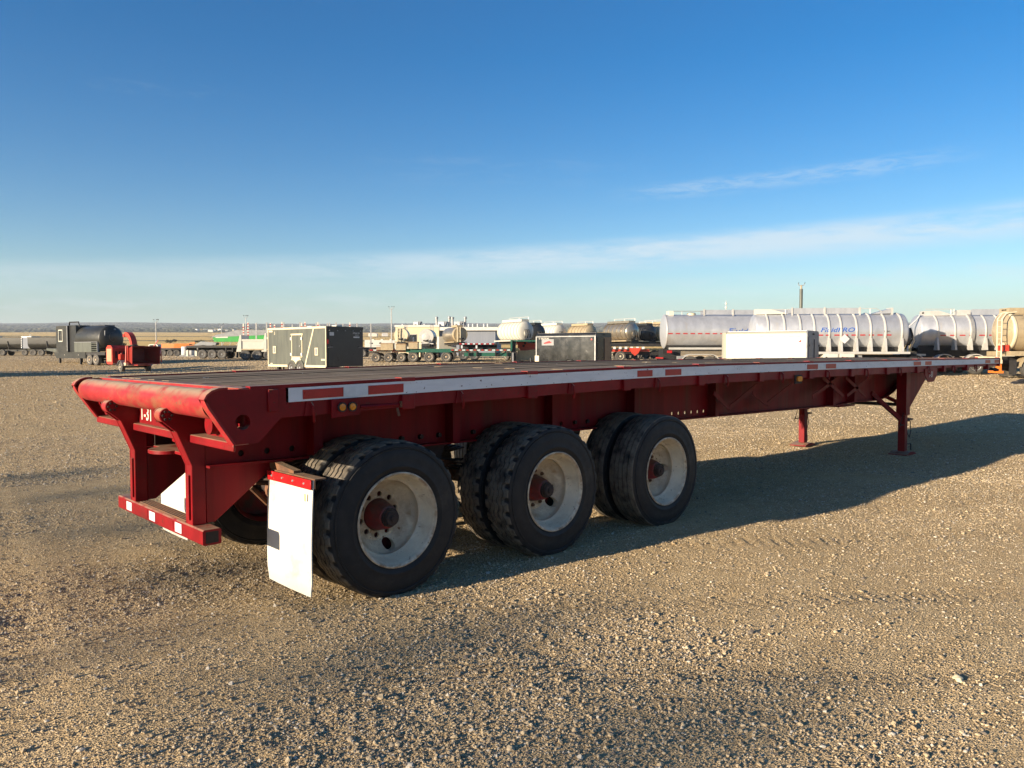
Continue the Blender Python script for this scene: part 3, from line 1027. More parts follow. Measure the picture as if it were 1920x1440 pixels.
# bumper beam
bp = MB().prism([(.512, .440), (.520, .432), (.618, .432), (.626, .440), (.626, .520), (.618, .528), (.520, .528), (.512, .520)], .486, 2.09).build('bumper', M['red'], T)
MB().box(.53, .608, .4845, .4856, .445, .515).build('bumper_end', M['void'], bp)
for a, b in ((.60, .70), (.84, .97), (1.16, 1.30), (1.52, 1.66)):
    pass
for k, yc in enumerate((1.84, 1.36, .88)):
    MB().box(.5095, .5115, yc - .055, yc + .055, .450, .511).build('reflective_tape', M['tape_white'], bp)
for k, yc in enumerate((1.60, 1.12)):
    MB().box(.5102, .5117, yc - .15, yc + .15, .451, .510).build('reflective_tape', M['red'], bp)
gt = MB()
for k in range(5):
    gt.box(.53 + k * .019, .536 + k * .019, .80, 1.66, .528, .538)
gt.box(.524, .618, .80, 1.66, .5285, .532)
gt.build('step_grating', M['rust'], bp)

# main beams
BX = [(.60, .898), (5.5, .892), (6.6, .884), (8.4, .870), (9.55, .858)]


def beam(yc, s):
    top = lambda x: zd(x) - .15
    bot = BX + [(10.15, .885), (10.95, .872), (11.3, .905), (11.62, .985), (11.95, 1.15), (12.5, 1.262), (14.9, 1.272)]
    up = [(14.9, 1.33)] + [(x, top(x)) for x in (13, 11, 9, 7.2, 5.5, 4, 2.1, .60)]
    o = MB().prism(bot + up, yc - .006, yc + .006).build('main_beam', M['red_shade'], T)
    cu = MB()
    for x in list(np.arange(5.60, 6.28, .122)) + list(np.arange(.83, 5.4, .178)):
        zc = float(np.interp(x, [b[0] for b in BX], [b[1] for b in BX])) + .056
        cu.lathe([(-.05, .021), (.05, .021)], (float(x), yc, zc), n=12)
    cut(o, cu.build('cutter', M['red']))
    mb = MB(); w = .072
    pts = bot
    for (xa, za), (xb, zb) in zip(pts[:-1], pts[1:]):
        mb.add([(xa, yc - w, za - .014), (xa, yc + w, za - .014), (xb, yc + w, zb - .014), (xb, yc - w, zb - .014),
                (xa, yc - w, za), (xa, yc + w, za), (xb, yc + w, zb), (xb, yc - w, zb)],
               [(0, 1, 2, 3), (4, 7, 6, 5), (0, 3, 7, 4), (1, 5, 6, 2), (0, 4, 5, 1), (2, 6, 7, 3)])
    mb.build('beam_flange', M['red_shade'], T)
    if s > 0:
        MB().box(9.58, 10.12, yc - .07, yc + .07, .822, .842).build('flange_shim', M['red_shade'], T)
    # sub-frame angle that carries the bogie
    q = yc + s * .03
    MB().box(.72, 5.46, min(q, q + s * .01), max(q, q + s * .01), .893, 1.03).build('slider_plate', M['grime'], T)
    for x in np.arange(1.02, 5.3, .178):
        if random.random() < .55:
            MB().lathe([(0, .018), (.014, .018), (.014, 0)], (float(x), yc - (.0205 if s > 0 else -.0065), .952), n=6).build('bolt', M['grime'], T)
    # web stiffeners / outriggers
    for x in (1.33, 2.54, 3.67, 4.85, 6.33, 9.35, 10.05):
        z0 = float(np.interp(x, [b[0] for b in bot], [b[1] for b in bot])) + .002
        y2 = .56 if s > 0 else W - .56
        MB().box(x - .035, x - .023, min(yc - s * .007, y2), max(yc - s * .007, y2), z0, zd(x) - .151).box(x - .035, x + .035, min(y2, y2 - s * .01), max(y2, y2 - s * .01), z0, zd(x) - .151).build('web_stiffener', M['red_shade'], T)


beam(.655, 1)
beam(W - .655, -1)
for x in np.arange(.95, 14.9, .36):
    z = zd(x)
    mb = MB(); x = float(x)
    mb.box(x - .004, x + .004, .052, W - .052, z - .145, z - .052); mb.box(x - .03, x + .03, .052, W - .052, z - .052, z - .044); mb.box(x - .03, x + .03, .052, W - .052, z - .149, z - .145)
    mb.build('cross_member', M['grime'], T)
for (a, b) in (((1367, 765), (1438, 707)), ((1338, 736), (1367, 765)), ((1438, 757.5), (1488, 719)), ((1411, 736), (1438, 757.5)), ((1523, 744), (1581, 702)),
               ((1542, 707), (1581, 742)), ((1588, 742), (1635, 705)), ((1585, 707), (1623, 742))):
    xa, za = invy(*a, .5); xb, zb = invy(*b, .5)
    for yb in (.5, W - .5):
        MB().bar((xa, yb, za), (xb, yb, zb), .008, .05).build('brace', M['red_shade'], T)
# rear-end plates closing the frame and the front crossbeam with its king-pin plate
MB().box(11.9, 14.9, .50, W - .50, 1.255, 1.262).build('kingpin_plate', M['grime'], T)
MB().lathe([(0, .045), (.09, .045), (.09, .06), (.11, .06)], (14.0, W / 2, 1.145), 'z', 16).build('kingpin', M['grime'], T)
fb = MB().box(15.06, 15.135, .0, W, 1.35, 1.497).build('front_beam', M['red'], T, .004)
mb = MB()
for k, (x, z) in enumerate(((14.72, 1.31), (14.84, 1.30), (14.95, 1.30))):
    mb.tube([(x, .10, z), (x, .03, z), (x + .03, -.01, z - .03)], .022, 8)
mb.tube([(14.6, .06, 1.33), (15.05, .06, 1.26)], .012, 6); mb.box(14.6, 15.0, .04, .10, 1.335, 1.347)
mb.build('air_coupling', M['grime'], T)
# number plate at the right side
x0 = 11.22
tp = MB().prism([(11.22, 1.352), (11.74, 1.352), (11.74, 1.255), (11.60, 1.150), (11.36, 1.150), (11.22, 1.255)], .0, .012).build('number_plate', M['red'], T, .002)
text_mesh('T-31', .125, M['letter'], 'lettering', tp, Matrix(((1, 0, 0, 11.47), (0, 0, -1, -.0008), (0, 1, 0, 1.262), (0, 0, 0, 1))), sx=.8)
MB().box(11.3, 11.66, .012, .05, 1.34, 1.36).build('plate_bracket', M['red'], T)
# amber side lights
br = MB().prism([(1.105, 1.205), (1.305, 1.215), (1.305, 1.322), (1.105, 1.318)], -.014, -.003).build('light_bracket', M['red_shade'], T, .002)
for x in (1.173, 1.245):
    MB().lathe([(0, .030), (-.014, .030), (-.014, .024), (-.004, .024)], (x, -.0145, 1.268), n=20).build('light_grommet', M['black'], br)
    MB().lathe([(0, .0235), (-.010, .021), (-.013, 0)], (x, -.0195, 1.268), n=20).build('amber_light', M['amber'], br)
vh = MB().tube([(1.31, .0, 1.262), (1.66, .02, 1.262)], .012, 8).build('valve_rod', M['red_shade'], T)
MB().box(1.62, 1.72, -.005, .03, 1.245, 1.285).tube([(1.6, .01, 1.24), (1.6, -.01, 1.19)], .009, 6).build('valve_handle', M['rust'], T)
o = MB().box(7.07, 7.23, .0, .014, 1.245, 1.345).build('light_bracket', M['grime'], T)
MB().prism([(7.10, 1.282), (7.12, 1.270), (7.19, 1.270), (7.21, 1.282), (7.21, 1.318), (7.19, 1.33), (7.12, 1.33), (7.10, 1.318)], -.016, -.0005).build('amber_light', M['amber'], o)

# axles and springs
for k in range(3):
    xa = 1.618 + 1.505 * k
    MB().tube([(xa, .12, .50), (xa, W - .12, .50)], .065, 14).build('axle', M['grime'], T)
    for yb in (.80, W - .80):
        mb = MB()
        for q in range(4):
            h = .5 - .06 * q
            mb.prism([(xa - h, .60 + q * .016 + .05), (xa, .58 + q * .016), (xa + h, .60 + q * .016 + .05), (xa + h, .612 + q * .016 + .05), (xa, .594 + q * .016), (xa - h, .612 + q * .016 + .05)], yb - .045, yb + .045)
        mb.build('leaf_spring', M['grime'], T)
    for yb in (.72, W - .72):
        MB().prism([(xa + .62, .87), (xa + .90, .87), (xa + .80, .62), (xa + .72, .62)], yb - .05, yb + .05).build('spring_hanger', M['grime'], T)
    MB().lathe([(0, .09), (.12, .09), (.13, .06), (.16, .06)], (xa - .34, .95, .62), n=16).build('brake_chamber', M['rust'], T)
MB().tube([(1.06, .95, .70), (1.30, .98, .66)], .018, 8).tube([(1.06, 1.02, .66), (1.2, 1.05, .52)], .02, 8).build('brake_rod', M['rust'], T)

# air lines sagging under the frame
for k, (x0_, x1_, yb) in enumerate(((1.1, 2.2, .78), (2.2, 3.6, .84), (3.6, 5.3, .80), (1.3, 2.9, 1.75))):
    MB().tube([(x0_ + (x1_ - x0_) * t, yb + .03 * math.sin(t * 9), .86 - .16 * math.sin(math.pi * t)) for t in np.linspace(0, 1, 9)], .012, 6).build('air_hose', M['black'], T)
# mud flaps
for y0, y1 in ((.03, .612), (W - .612, W - .03)):
    mb = MB(); r = .05; n = 8
    out = [(y0, .83), (y0, .118 + r)] + [(y0 + r - r * math.cos(t), .118 + r - r * math.sin(t)) for t in np.linspace(0.2, math.pi / 2, 5)] + [(y1 - r + r * math.sin(t), .118 + r - r * math.cos(t)) for t in np.linspace(0, math.pi / 2 - .2, 5)] + [(y1, .118 + r), (y1, .83)]
    vs = []; fs = []
    rows = 9
    grid = []
    for i in range(rows):
        t = i / (rows - 1); z = .83 - t * .712
        sh = 0 if t < .93 else (.02 * ((t - .93) / .07) ** 2)
        bow = .018 * math.sin(t * 2.2)
        for k in range(5):
            s = k / 4
            vs.append((1.0 - bow - .006 * math.sin(s * 3.1), y0 + sh + s * (y1 - y0 - 2 * sh), z))
    m_ = len(vs)
    vs += [(x + .007, y, z) for x, y, z in vs]
    for i in range(rows - 1):
        for k in range(4):
            a = i * 5 + k
            fs += [(a, a + 5, a + 6, a + 1), (m_ + a, m_ + a + 1, m_ + a + 6, m_ + a + 5)]
    edge = [k for k in range(5)] + [i * 5 + 4 for i in range(1, rows)] + [(rows - 1) * 5 + k for k in range(3, -1, -1)] + [i * 5 for i in range(rows - 2, 0, -1)]
    for a, b in zip(edge, edge[1:] + edge[:1]):
        fs.append((a, b, m_ + b, m_ + a))
    fl = mb.add(vs, fs).build('mud_flap', M['flap'], T)
    MB().box(.982, .992, y0, y1 - .01, .774, .834).build('flap_bar', M['tape_red'], fl, .002)
    for yb in np.linspace(y0 + .08, y1 - .08, 4):
        MB().lathe([(0, .008), (-.005, .006), (-.006, 0)], (.9815, float(yb), .806), 'x', 8).build('bolt', M['galv'], fl)
    MB().box(1.008, 1.085, y0 - .005, y1 - .02, .830, .838).box(1.008, 1.014, y0 - .005, y1 - .02, .78, .83).build('flap_bracket', M['rust'], T)
    MB().bar((1.05, (y0 + y1) / 2, .83), (1.05, .75 if y0 < 1 else W - .75, .875), .05, .05).build('flap_arm', M['rust'], T)
MB().box(.9755, .977, .082, .094, .70, .745).build('sticker', M['yellow'], T)

# landing legs
for yc, s in ((.40, 1), (2.03, -1)):
    xl = 11.485
    MB().prism([(xl - .085, yc - .075), (xl + .085, yc - .075), (xl + .085, yc + .075), (xl - .085, yc + .075)], .62, 1.345, 'z').build('leg_housing', M['red'], T, .006)
    leg = MB().prism([(xl - .058, yc - .052), (xl + .058, yc - .052), (xl + .058, yc + .052), (xl - .058, yc + .052)], .05, .62, 'z').build('landing_leg', M['red'], T, .005)
    MB().prism([(xl - .19, .0), (xl + .19, .0), (xl + .19, .014), (xl + .06, .05), (xl - .06, .05), (xl - .19, .014)], yc - .14, yc + .14).build('foot', M['red'], leg)
    hl = MB()
    for k in range(6):
        hl.lathe([(0, .012), (.006, .012), (.006, 0)], (xl + .0583, yc, .17 + k * .07), 'x', 8)
    hl.build('adjuster_hole', M['void'], leg)
    MB().prism([(xl + .087, 1.27), (xl + .95, 1.27), (xl + .95, 1.16), (xl + .20, .68), (xl + .087, .68)], yc - .006, yc + .006).build('leg_gusset', M['red_shade'], T)
    MB().bar((10.86, yc + s * .25, .98), (11.40, yc, .55), .045, .06).build('brace', M['red_shade'], T)
    MB().bar((xl, yc, .78), (xl, W / 2, 1.18), .05, .05).build('brace', M['red_shade'], T)
    mb = MB()
    mb.tube([(xl + .09, yc - s * .02, .53), (xl + .20, yc - s * .02, .53)], .022, 8); mb.tube([(xl + .15, yc - s * .02, .545), (xl + .36, yc - s * .02, .535)], [.022, .012], 8)
    mb.build('crank', M['grime'], T)
    mb = MB()
    mb.tube([(xl + .22, yc - s * .03, .52), (xl + .27, yc - s * .03, .36), (xl + .20, yc - s * .03, .25), (xl + .10, yc - s * .03, .34)], .007, 6)
    mb.tube([(xl + .06, yc - s * .04, .16), (xl + .24, yc - s * .04, .15), (xl + .25, yc - s * .04, .05)], .01, 6)
    mb.tube([(xl - .09, yc - s * .04, .66), (xl - .16, yc - s * .04, .56), (xl - .26, yc - s * .04, .42)], .006, 6)
    mb.tube([(xl - .09, yc - s * .04, .47), (xl - .2, yc - s * .04, .47), (xl - .2, yc - s * .04, .5)], .008, 6)
    mb.build('pin_and_chain', M['grime'], T)
MB().bar((11.485, .48, .78), (11.485, 1.95, .78), .05, .05).build('cross_shaft', M['grime'], T)


# ---- wheels
TR, TW, RR = .5225, .285, .302


def tread_mesh(name, zig, m):
    """truck tyre: lathe with zig-zag ribs and notched shoulders; axis y, outer face at -y"""
    na = 180; hw = TW / 2
    side = [(-hw + .018, .292), (-hw + .006, .312), (-hw + .002, .322), (-hw + .005, .325), (-hw - .002, .345), (-hw - .006, .352), (-hw - .006, .358), (-hw - .004, .362), (-hw - .006, .405), (-hw - .002, .45), (-hw + .004, .468), (-hw - .001, .472), (-hw - .001, .478), (-hw + .006, .481), (-hw + .005, .487), (-hw + .012, .502)]
    cols = [(-hw + .016, 0), (-.118, 0), (-.098, 0)]
    for g in (-.073, -.0245, .0245, .073):                      # four grooves; the whole band of ribs zig-zags with them
        cols += [(g - .0068, 0), (g - .0046, 1), (g + .0046, 1), (g + .0068, 0)]
    cols += [(.098, 0), (.118, 0), (hw - .016, 0)]
    vs = []; prof_n = None
    for k in range(na):
        a = 2 * math.pi * k / na
        z = zig * (1 if (k // 3) % 2 == 0 else -1) * .5
        prof = list(side)
        for c, deep in cols:
            e = abs(c) / hw
            r = TR - .013 * e ** 3 - (.017 if deep else 0)
            if e > .67 and k % 6 < 2 and zig > .003:
                r -= .017
            prof.append((c + z * (1 if e < .6 else 0), r))
        prof += [(-h, r) for h, r in reversed(side)]
        prof_n = len(prof)
        for h, r in prof:
            vs.append((r * math.cos(a), h, r * math.sin(a)))
    # flattened where it meets the ground
    vs = [(x, y, max(z, -.5)) for x, y, z in vs]
    fs = []
    for k in range(na):
        k2 = (k + 1) % na
        for i in range(prof_n - 1):
            fs.append((k * prof_n + i, k * prof_n + i + 1, k2 * prof_n + i + 1, k2 * prof_n + i))
    return MB().add(vs, fs).mesh(name, m, 38)


TY1 = tread_mesh('tyre', .017, M['tyre'])
TY2 = tread_mesh('tyre', .002, M['tyre'])


def rim_mesh():
    """deep dished disc wheel, outer face towards -y; flange at y = 0"""
    pr = [(.012, .292), (-.004, .300), (-.010, .309), (-.006, .317), (.004, .315), (.012, .299), (.025, .290), (.050, .286), (.075, .276), (.100, .266), (.112, .258), (.118, .249), (.140, .250), (.152, .254), (.170, .250),
          (.190, .234), (.222, .205), (.240, .186), (.247, .176), (.243, .168), (.243, .112), (.25, .108)]
    back = [(.262, .115), (.257, .20), (.218, .25), (.197, .287), (.03, .2955)]
    o = MB().lathe(pr + back, n=72, closed=True).build('cutter_base', M['rim'])
    cu = MB()
    for a in (R_(-74), R_(106)):
        p = (.215 * math.cos(a), .215 * math.sin(a))
        cu.tube([(p[0], .12, p[1]), (p[0], .30, p[1])], .040, 18)
    for k in range(10):
        a = 2 * math.pi * (k + .35) / 10
        p = (.140 * math.cos(a), .140 * math.sin(a))
        cu.tube([(p[0], .2, p[1]), (p[0], .30, p[1])], .019, 12)
    cut(o, cu.build('cutter', M['rim']))
    me = o.data
    bpy.data.objects.remove(o)
    me.name = 'rim'
    return me


RIM = rim_mesh()
HUB = MB().lathe([(.33, .106), (.22, .106), (.19, .10), (.13, .086), (.10, .074), (.095, .064)], n=28).mesh('hub', M['hub'], 30)
CAP = MB().lathe([(.095, .056), (.056, .052), (.050, .046), (.048, .022), (.040, .020), (.038, 0)], n=20).mesh('hub_cap', M['grime'], 30)
NUT = MB().lathe([(.03, .015), (-.012, .015), (-.014, .010), (-.022, .010), (-.022, 0)], n=6).mesh('lug_nut', M['rust'], 30)
RIM_IN = MB().lathe([(-.01, .30), (-.008, .316), (.004, .314), (.02, .29), (.25, .286), (.28, .312), (.29, .31), (.26, .28), (.16, .27), (.14, .20), (.13, .10), (.02, .10), (0, .27)], n=48, closed=True).mesh('rim', M['hub'], 30)
for k in range(3):
    xw = 1.618 + 1.505 * k
    for s in (0, 1):
        ty = TY1 if k < 2 else TY2
        for j, yt in enumerate((.165, .502)):
            # the wheel is a real dual: outer and inner tyre, each with its own rim
            w = empty('wheel', (xw, yt if s == 0 else W - yt, .5), 0 if s == 0 else math.pi, T)
            t = link('tyre', ty, w)
            t.rotation_euler = (0, random.uniform(0, 6) if False else 0, 0)
            if j == 0:
                r = link('rim', RIM, w); r.location = (0, -.137, 0); r.rotation_euler = (0, (0.0, -.62, 1.9)[k] * (1 if s == 0 else -1), 0)
                h = link('hub', HUB, w); h.location = (0, -.125, 0)
                c = link('hub_cap', CAP, w); c.location = (0, -.125, 0)
                if k > 0 or s == 1:
                    for q in range(10):
                        a = 2 * math.pi * (q + .35) / 10
                        nnt = link('lug_nut', NUT, w); nnt.location = (.140 * math.cos(a), .111, .140 * math.sin(a))
            else:
                r = link('rim', RIM_IN, w); r.location = (0, -.125, 0)


# ------------------------------------------------------------------ background vehicles: shared parts
_wh = {}


def wheel(parent, x, y, r, w, side, rimm='rim', tyre='tyre2', name='wheel', deep=.3):
    """side -1: outer face towards -y, +1: towards +y"""
    key = (round(r, 3), round(w, 3), tyre, rimm, deep)
    if key not in _wh:
        h = w / 2
        t = MB().lathe([(-h + .02, r * .58), (-h, r * .66), (-h - .004, r * .8), (-h + .02, r * .95), (-h * .8, r * .985), (-h * .4, r), (-h * .35, r * .985), (-.01, r * .985), (0, r), (h * .4, r), (h * .45, r * .985),
                        (h * .8, r * .985), (h - .02, r * .95), (h + .004, r * .8), (h, r * .66), (h - .02, r * .58)], n=36).mesh('wheel', M[tyre])
        d = deep * w
        q = MB().lathe([(.01, r * .57), (-.012, r * .595), (-.004, r * .56), (d * .6, r * .52), (d, r * .40), (d * .95, r * .28), (d * .95, r * .2), (-.0, r * .17), (-.02, r * .12), (-.02, 0)], n=28).mesh('rim', M[rimm])
        _wh[key] = (t, q)
    t, q = _wh[key]
    o = link(name, t, parent)
    o.location = (x, y, r)
    o.rotation_euler = (0, 0, 0 if side < 0 else math.pi)
    k = link('rim', q, o)
    k.location = (0, -w / 2 + .015, 0)
    return o


def fender(x0, x1, r0, y0, y1, zc, t=.03):
    """rounded sheet over one or two wheels, in the x-z plane"""
    ou = [(x0 - r0 * math.cos(a), zc + r0 * math.sin(a)) for a in np.linspace(0.15, math.pi / 2, 7)] + [(x1 + r0 * math.cos(a), zc + r0 * math.sin(a)) for a in np.linspace(math.pi / 2, .15, 7)]
    r1 = r0 - t
    inn = [(x1 + r1 * math.cos(a), zc + r1 * math.sin(a)) for a in np.linspace(.15, math.pi / 2, 7)] + [(x0 - r1 * math.cos(a), zc + r1 * math.sin(a)) for a in np.linspace(math.pi / 2, .15, 7)]
    mb = MB()
    P = ou + inn[::-1][::-1]
    n = len(ou)
    inn = inn[::-1]
    vs = [(x, y, z) for y in (y0, y1) for x, z in ou] + [(x, y, z) for y in (y0, y1) for x, z in inn]
    fs = []
    for i in range(n - 1):
        fs += [(i, i + 1, n + i + 1, n + i), (2 * n + i, 3 * n + i, 3 * n + i + 1, 2 * n + i + 1), (i, 2 * n + i, 2 * n + i + 1, i + 1), (n + i, n + i + 1, 3 * n + i + 1, 3 * n + i)]
    fs += [(0, n, 3 * n, 2 * n), (n - 1, 3 * n - 1, 4 * n - 1, 2 * n - 1)]
    return mb.add(vs, fs)


def rbox(x0, x1, y0, y1, z0, z1, r):
    """box with rounded upper long edges"""
    poly = [(y0, z0), (y1, z0)] + [(y1 - r + r * math.cos(a), z1 - r + r * math.sin(a)) for a in np.linspace(0, math.pi / 2, 5)] + [(y0 + r - r * math.cos(a), z1 - r + r * math.sin(a)) for a in np.linspace(math.pi / 2, 0, 5)]
    return MB().prism(poly, x0, x1, 'x')


# ---- charcoal enclosed trailer with pale trim
def enclosed_charcoal():
    L, Wd, z0, z1 = 6.1, 2.6, .44, 2.74
    h = Wd / 2
    o = empty('enclosed_trailer')
    tag(o, 'charcoal enclosed cargo trailer with cream edge trim, diagonal stripe and side door', 'trailer', 'enclosed cargo trailers')
    MB().box(0.02, L, -h, h, z0, z1).build('body', M['charcoal'], o)
    tr = MB()
    for x in (0.02, L - .05):
        tr.box(x, x + .07, h, h + .012, z0, z1)
    tr.box(.02, L + .02, h, h + .014, z1 - .10, z1 + .012)
    tr.build('corner_trim', M['cream'], o)
    MB().box(.09, 2.16, h, h + .014, z0 - .06, z0 + .07).build('sill_trim', M['cream'], o)
    MB().box(3.95, L, h, h + .014, z0 - .06, z0 + .07).build('sill_trim', M['cream'], o)
    MB().prism([(2.06, z0 + .07), (2.17, z0 + .07), (1.30, z1 - .1), (1.19, z1 - .1)], h, h + .010).build('stripe', M['cream'], o)
    d = MB().box(2.42, 3.42, h, h + .02, 1.0, 2.28).build('side_door', M['charcoal'], o)
    for b in ((2.36, 2.42, .96, 2.34), (3.42, 3.48, .96, 2.34), (2.30, 3.54, 2.28, 2.37), (2.36, 3.48, .96, 1.0)):
        MB().box(b[0], b[1], h, h + .035, b[2], b[3]).build('door_frame', M['cream'], d)
    for x in (2.40, 3.50):
        for z in (1.12, 2.05):
            MB().box(x - .06, x + .09, h + .036, h + .06, z - .06, z + .10).build('hinge', M['lgrey'], d)
    MB().box(2.50, 2.62, h + .021, h + .07, 1.60, 1.66).build('handle', M['galv'], d)
    for x, z in ((.95, 1.3), (5.35, 1.42)):
        v = MB().box(x - .16, x + .16, h, h + .03, z - .22, z + .22).build('side_vent', M['cream'], o)
        MB().box(x - .10, x + .10, h + .031, h + .038, z - .16, z + .16).build('vent_glass', M['grey'], v)
    MB().prism([(2.3, .40), (3.8, .40), (3.45, .98), (2.65, .98)], h, h + .016).build('fender_skirt', M['cream'], o)
    for x in (2.62, 3.48):
        fender(x, x, .44, h + .0165, h + .06, .36, .09).build('fender', M['charcoal'], o)
        MB().lathe([(0, .40), (.02, .40)], (x, h + .0165, .36), n=28).build('wheel_well', M['void'], o)
        wheel(o, x, h - .05, .35, .22, 1, 'alu')
        wheel(o, x, -h + .1, .35, .22, -1, 'alu')
    # rear ramp door
    MB().box(0, .018, -h, h, z0, z1).build('rear_frame', M['dark'], o)
    rd = MB().box(-.03, -.001, -h + .12, h - .12, z0 + .02, z1 - .20).build('ramp_door', M['dark'], o)
    MB().box(-.05, -.001, -h, h, z1 - .14, z1 + .015).build('rear_canopy', M['dark'], o)
    for k in range(5):
        y = -h + .2 + k * (Wd - .4) / 4
        MB().box(-.06, -.031, y - .03, y + .03, z1 - .25, z1 - .19).build('hinge', M['grey'], rd)
    for y in (-h + .14, h - .3):
        MB().box(-.07, -.031, y - .1, y + .1, 1.55, 1.58).tube([(-.06, y + .05, 1.56), (-.06, y + .22, 1.54)], .018, 6).build('latch', M['grey'], rd)
    MB().box(-.032, -.0305, h - .5, h - .2, 2.22, 2.42).build('decal', M['lgrey'], rd)
    MB().box(-.032, -.0305, -h + .28, -h + .72, 2.11, 2.19).build('decal', M['lgrey'], rd)
    mt = Matrix(((0, 0, -1, -.0312), (-1, 0, 0, -h + .52), (0, 1, 0, 2.38), (0, 0, 0, 1)))
    text_mesh('STEALTH', .12, M['lgrey'], 'lettering', rd, mt, shear=.25)
    mt = Matrix(((0, 0, -1, -.0312), (-1, 0, 0, -h + .48), (0, 1, 0, 2.27), (0, 0, 0, 1)))
    text_mesh('TRAILERS', .065, M['lgrey'], 'lettering', rd, mt, shear=.25)
    mt = Matrix(((-1, 0, 0, 5.35), (0, 0, 1, h + .001), (0, 1, 0, 2.42), (0, 0, 0, 1)))
    text_mesh('3', .26, M['cream'], 'lettering', o, mt)
    MB().box(5.55, 5.95, h, h + .02, 2.50, 2.60).build('marker_light', M['cream'], o)
    MB().box(.12, .5, h, h + .02, .78, .88).build('marker_light', M['cream'], o)
    MB().box(5.6, 5.8, h, h + .02, .52, .60).build('marker_light', M['cream'], o)
    MB().box(-.055, -.031, h - .11, h - .06, 1.75, 2.0).build('tail_light', M['tape_red'], o)
    for x in (.5, 3.0):
        MB().box(x, x + .45, -.2, .25, z1 + .001, z1 + .12).build('roof_vent', M['bw'], o, .02)
    MB().box(L + .3, L + .36, -.05, .05, .05, .75).box(L + .2, L + .46, -.15, .15, .0, .05).build('jack', M['chas'], o)
    MB().bar((L, .7, .42), (L + 1.2, 0, .42), .08, .1).bar((L, -.7, .42), (L + 1.2, 0, .42), .08, .1).build('drawbar', M['chas'], o)
    MB().box(5.1, 5.3, h - .3, h - .1, .02, .42).box(5.0, 5.4, h - .4, h, 0, .03).build('stabiliser', M['chas'], o)
    put(o, 612.5, 44.0, 139, (0, h))


enclosed_charcoal()


def cargo(name, label, bodym, rearm, L, Wd, z0, z1, u, d, a, round_nose, lettering, letm, roofm, door_cols):
    h = Wd / 2
    o = empty(name)
    tag(o, label, 'trailer', 'enclosed cargo trailers')
    rbox(.06, L, -h, h, z0, z1, .14).build('body', M[bodym], o)
    if round_nose:
        nm = MB(); pts = [(L + .002 + .42 * math.sin(t), h * math.cos(t)) for t in np.linspace(0, math.pi, 11)]
        nm.prism(pts, z0, z1 - .03, 'z').build('nose', M[bodym], o)
    rbox(0, .058, -h - .012, h + .012, z0, z1 + .015, .16).build('rear_frame', M[rearm], o)
    for k, y0 in enumerate((-h + .12, .01)):
        dr = MB().box(-.03, -.001, y0, y0 + h - .13, z0 + .04, z1 - .26).build('rear_door', M[door_cols[k]], o)
        MB().box(-.036, -.031, y0 + .06, y0 + h - .19, z0 + .2, z1 - .42).build('door_panel', M[door_cols[k]], dr)
        ye = -h + .12 if k == 0 else h - .12
        for z in (z0 + .45, z1 - .62):
            MB().box(-.05, -.037, ye - .12 if k else ye - .06, ye + .06 if k else ye + .12, z - .04, z + .04).build('hinge', M['black'], dr)
        if k == 0:
            MB().tube([(-.05, .0, z0 + .25), (-.05, .0, z1 - .35)], .015, 6).box(-.06, -.031, -.04, .2, z0 + .42, z0 + .47).build('lock_bar', M['black'], dr)
    for k in range(3):
        MB().box(-.012, -.001, -.16 + k * .11, -.10 + k * .11, z1 - .16, z1 - .09).build('marker_light', M['void'], o)
    MB().lathe([(0, .06), (.03, .055), (.035, 0)], (.3, h, z1 - .42), n=16).build('marker_light', M['tape_red'], o)
    MB().box(.06, L, h, h + .02, z1 - .235, z1 - .195).build('roof_trim', M[roofm], o)
    MB().box(.07, L - .02, -h + .16, h - .16, z1 + .0005, z1 + .02).build('roof', M['lgrey' if bodym == 'wcargo' else 'dark'], o)
    for k in range(1, 4):
        x = L * k / 4
        MB().box(x - .004, x + .004, h, h + .004, z0 + .05, z1 - .24).build('panel_seam', M['lgrey' if bodym == 'wcargo' else 'void'], o)
    mt = Matrix(((-1, 0, 0, L - .72), (0, 0, 1, h + .002), (0, 1, 0, z1 - .34), (0, 0, 0, 1)))
    text_mesh('ROYAL', .15, M[letm], 'lettering', o, mt, shear=.2, sx=1.35)
    cr = []
    MB().lathe([(0, .055), (.006, .055), (.006, .038), (0, .038)], (L - .28, h + .001, z1 - .33), n=6, closed=True).build('emblem', M[letm], o)
    fender(L * .42, L * .42, .44, h + .001, h + .19, .34, .06).build('fender', M[bodym], o)
    wheel(o, L * .42, h + .06, .34, .2, 1, 'alu')
    wheel(o, L * .42, -h - .06, .34, .2, -1, 'alu')
    MB().bar((L, .6, z0), (L + 1.4, 0, z0 + .02), .08, .1).bar((L, -.6, z0), (L + 1.4, 0, z0 + .02), .08, .1).box(L + 1.1, L + 1.18, -.04, .04, .02, .8).build('drawbar', M['chas'], o)
    put(o, u, d, a, (0, h))
    return o


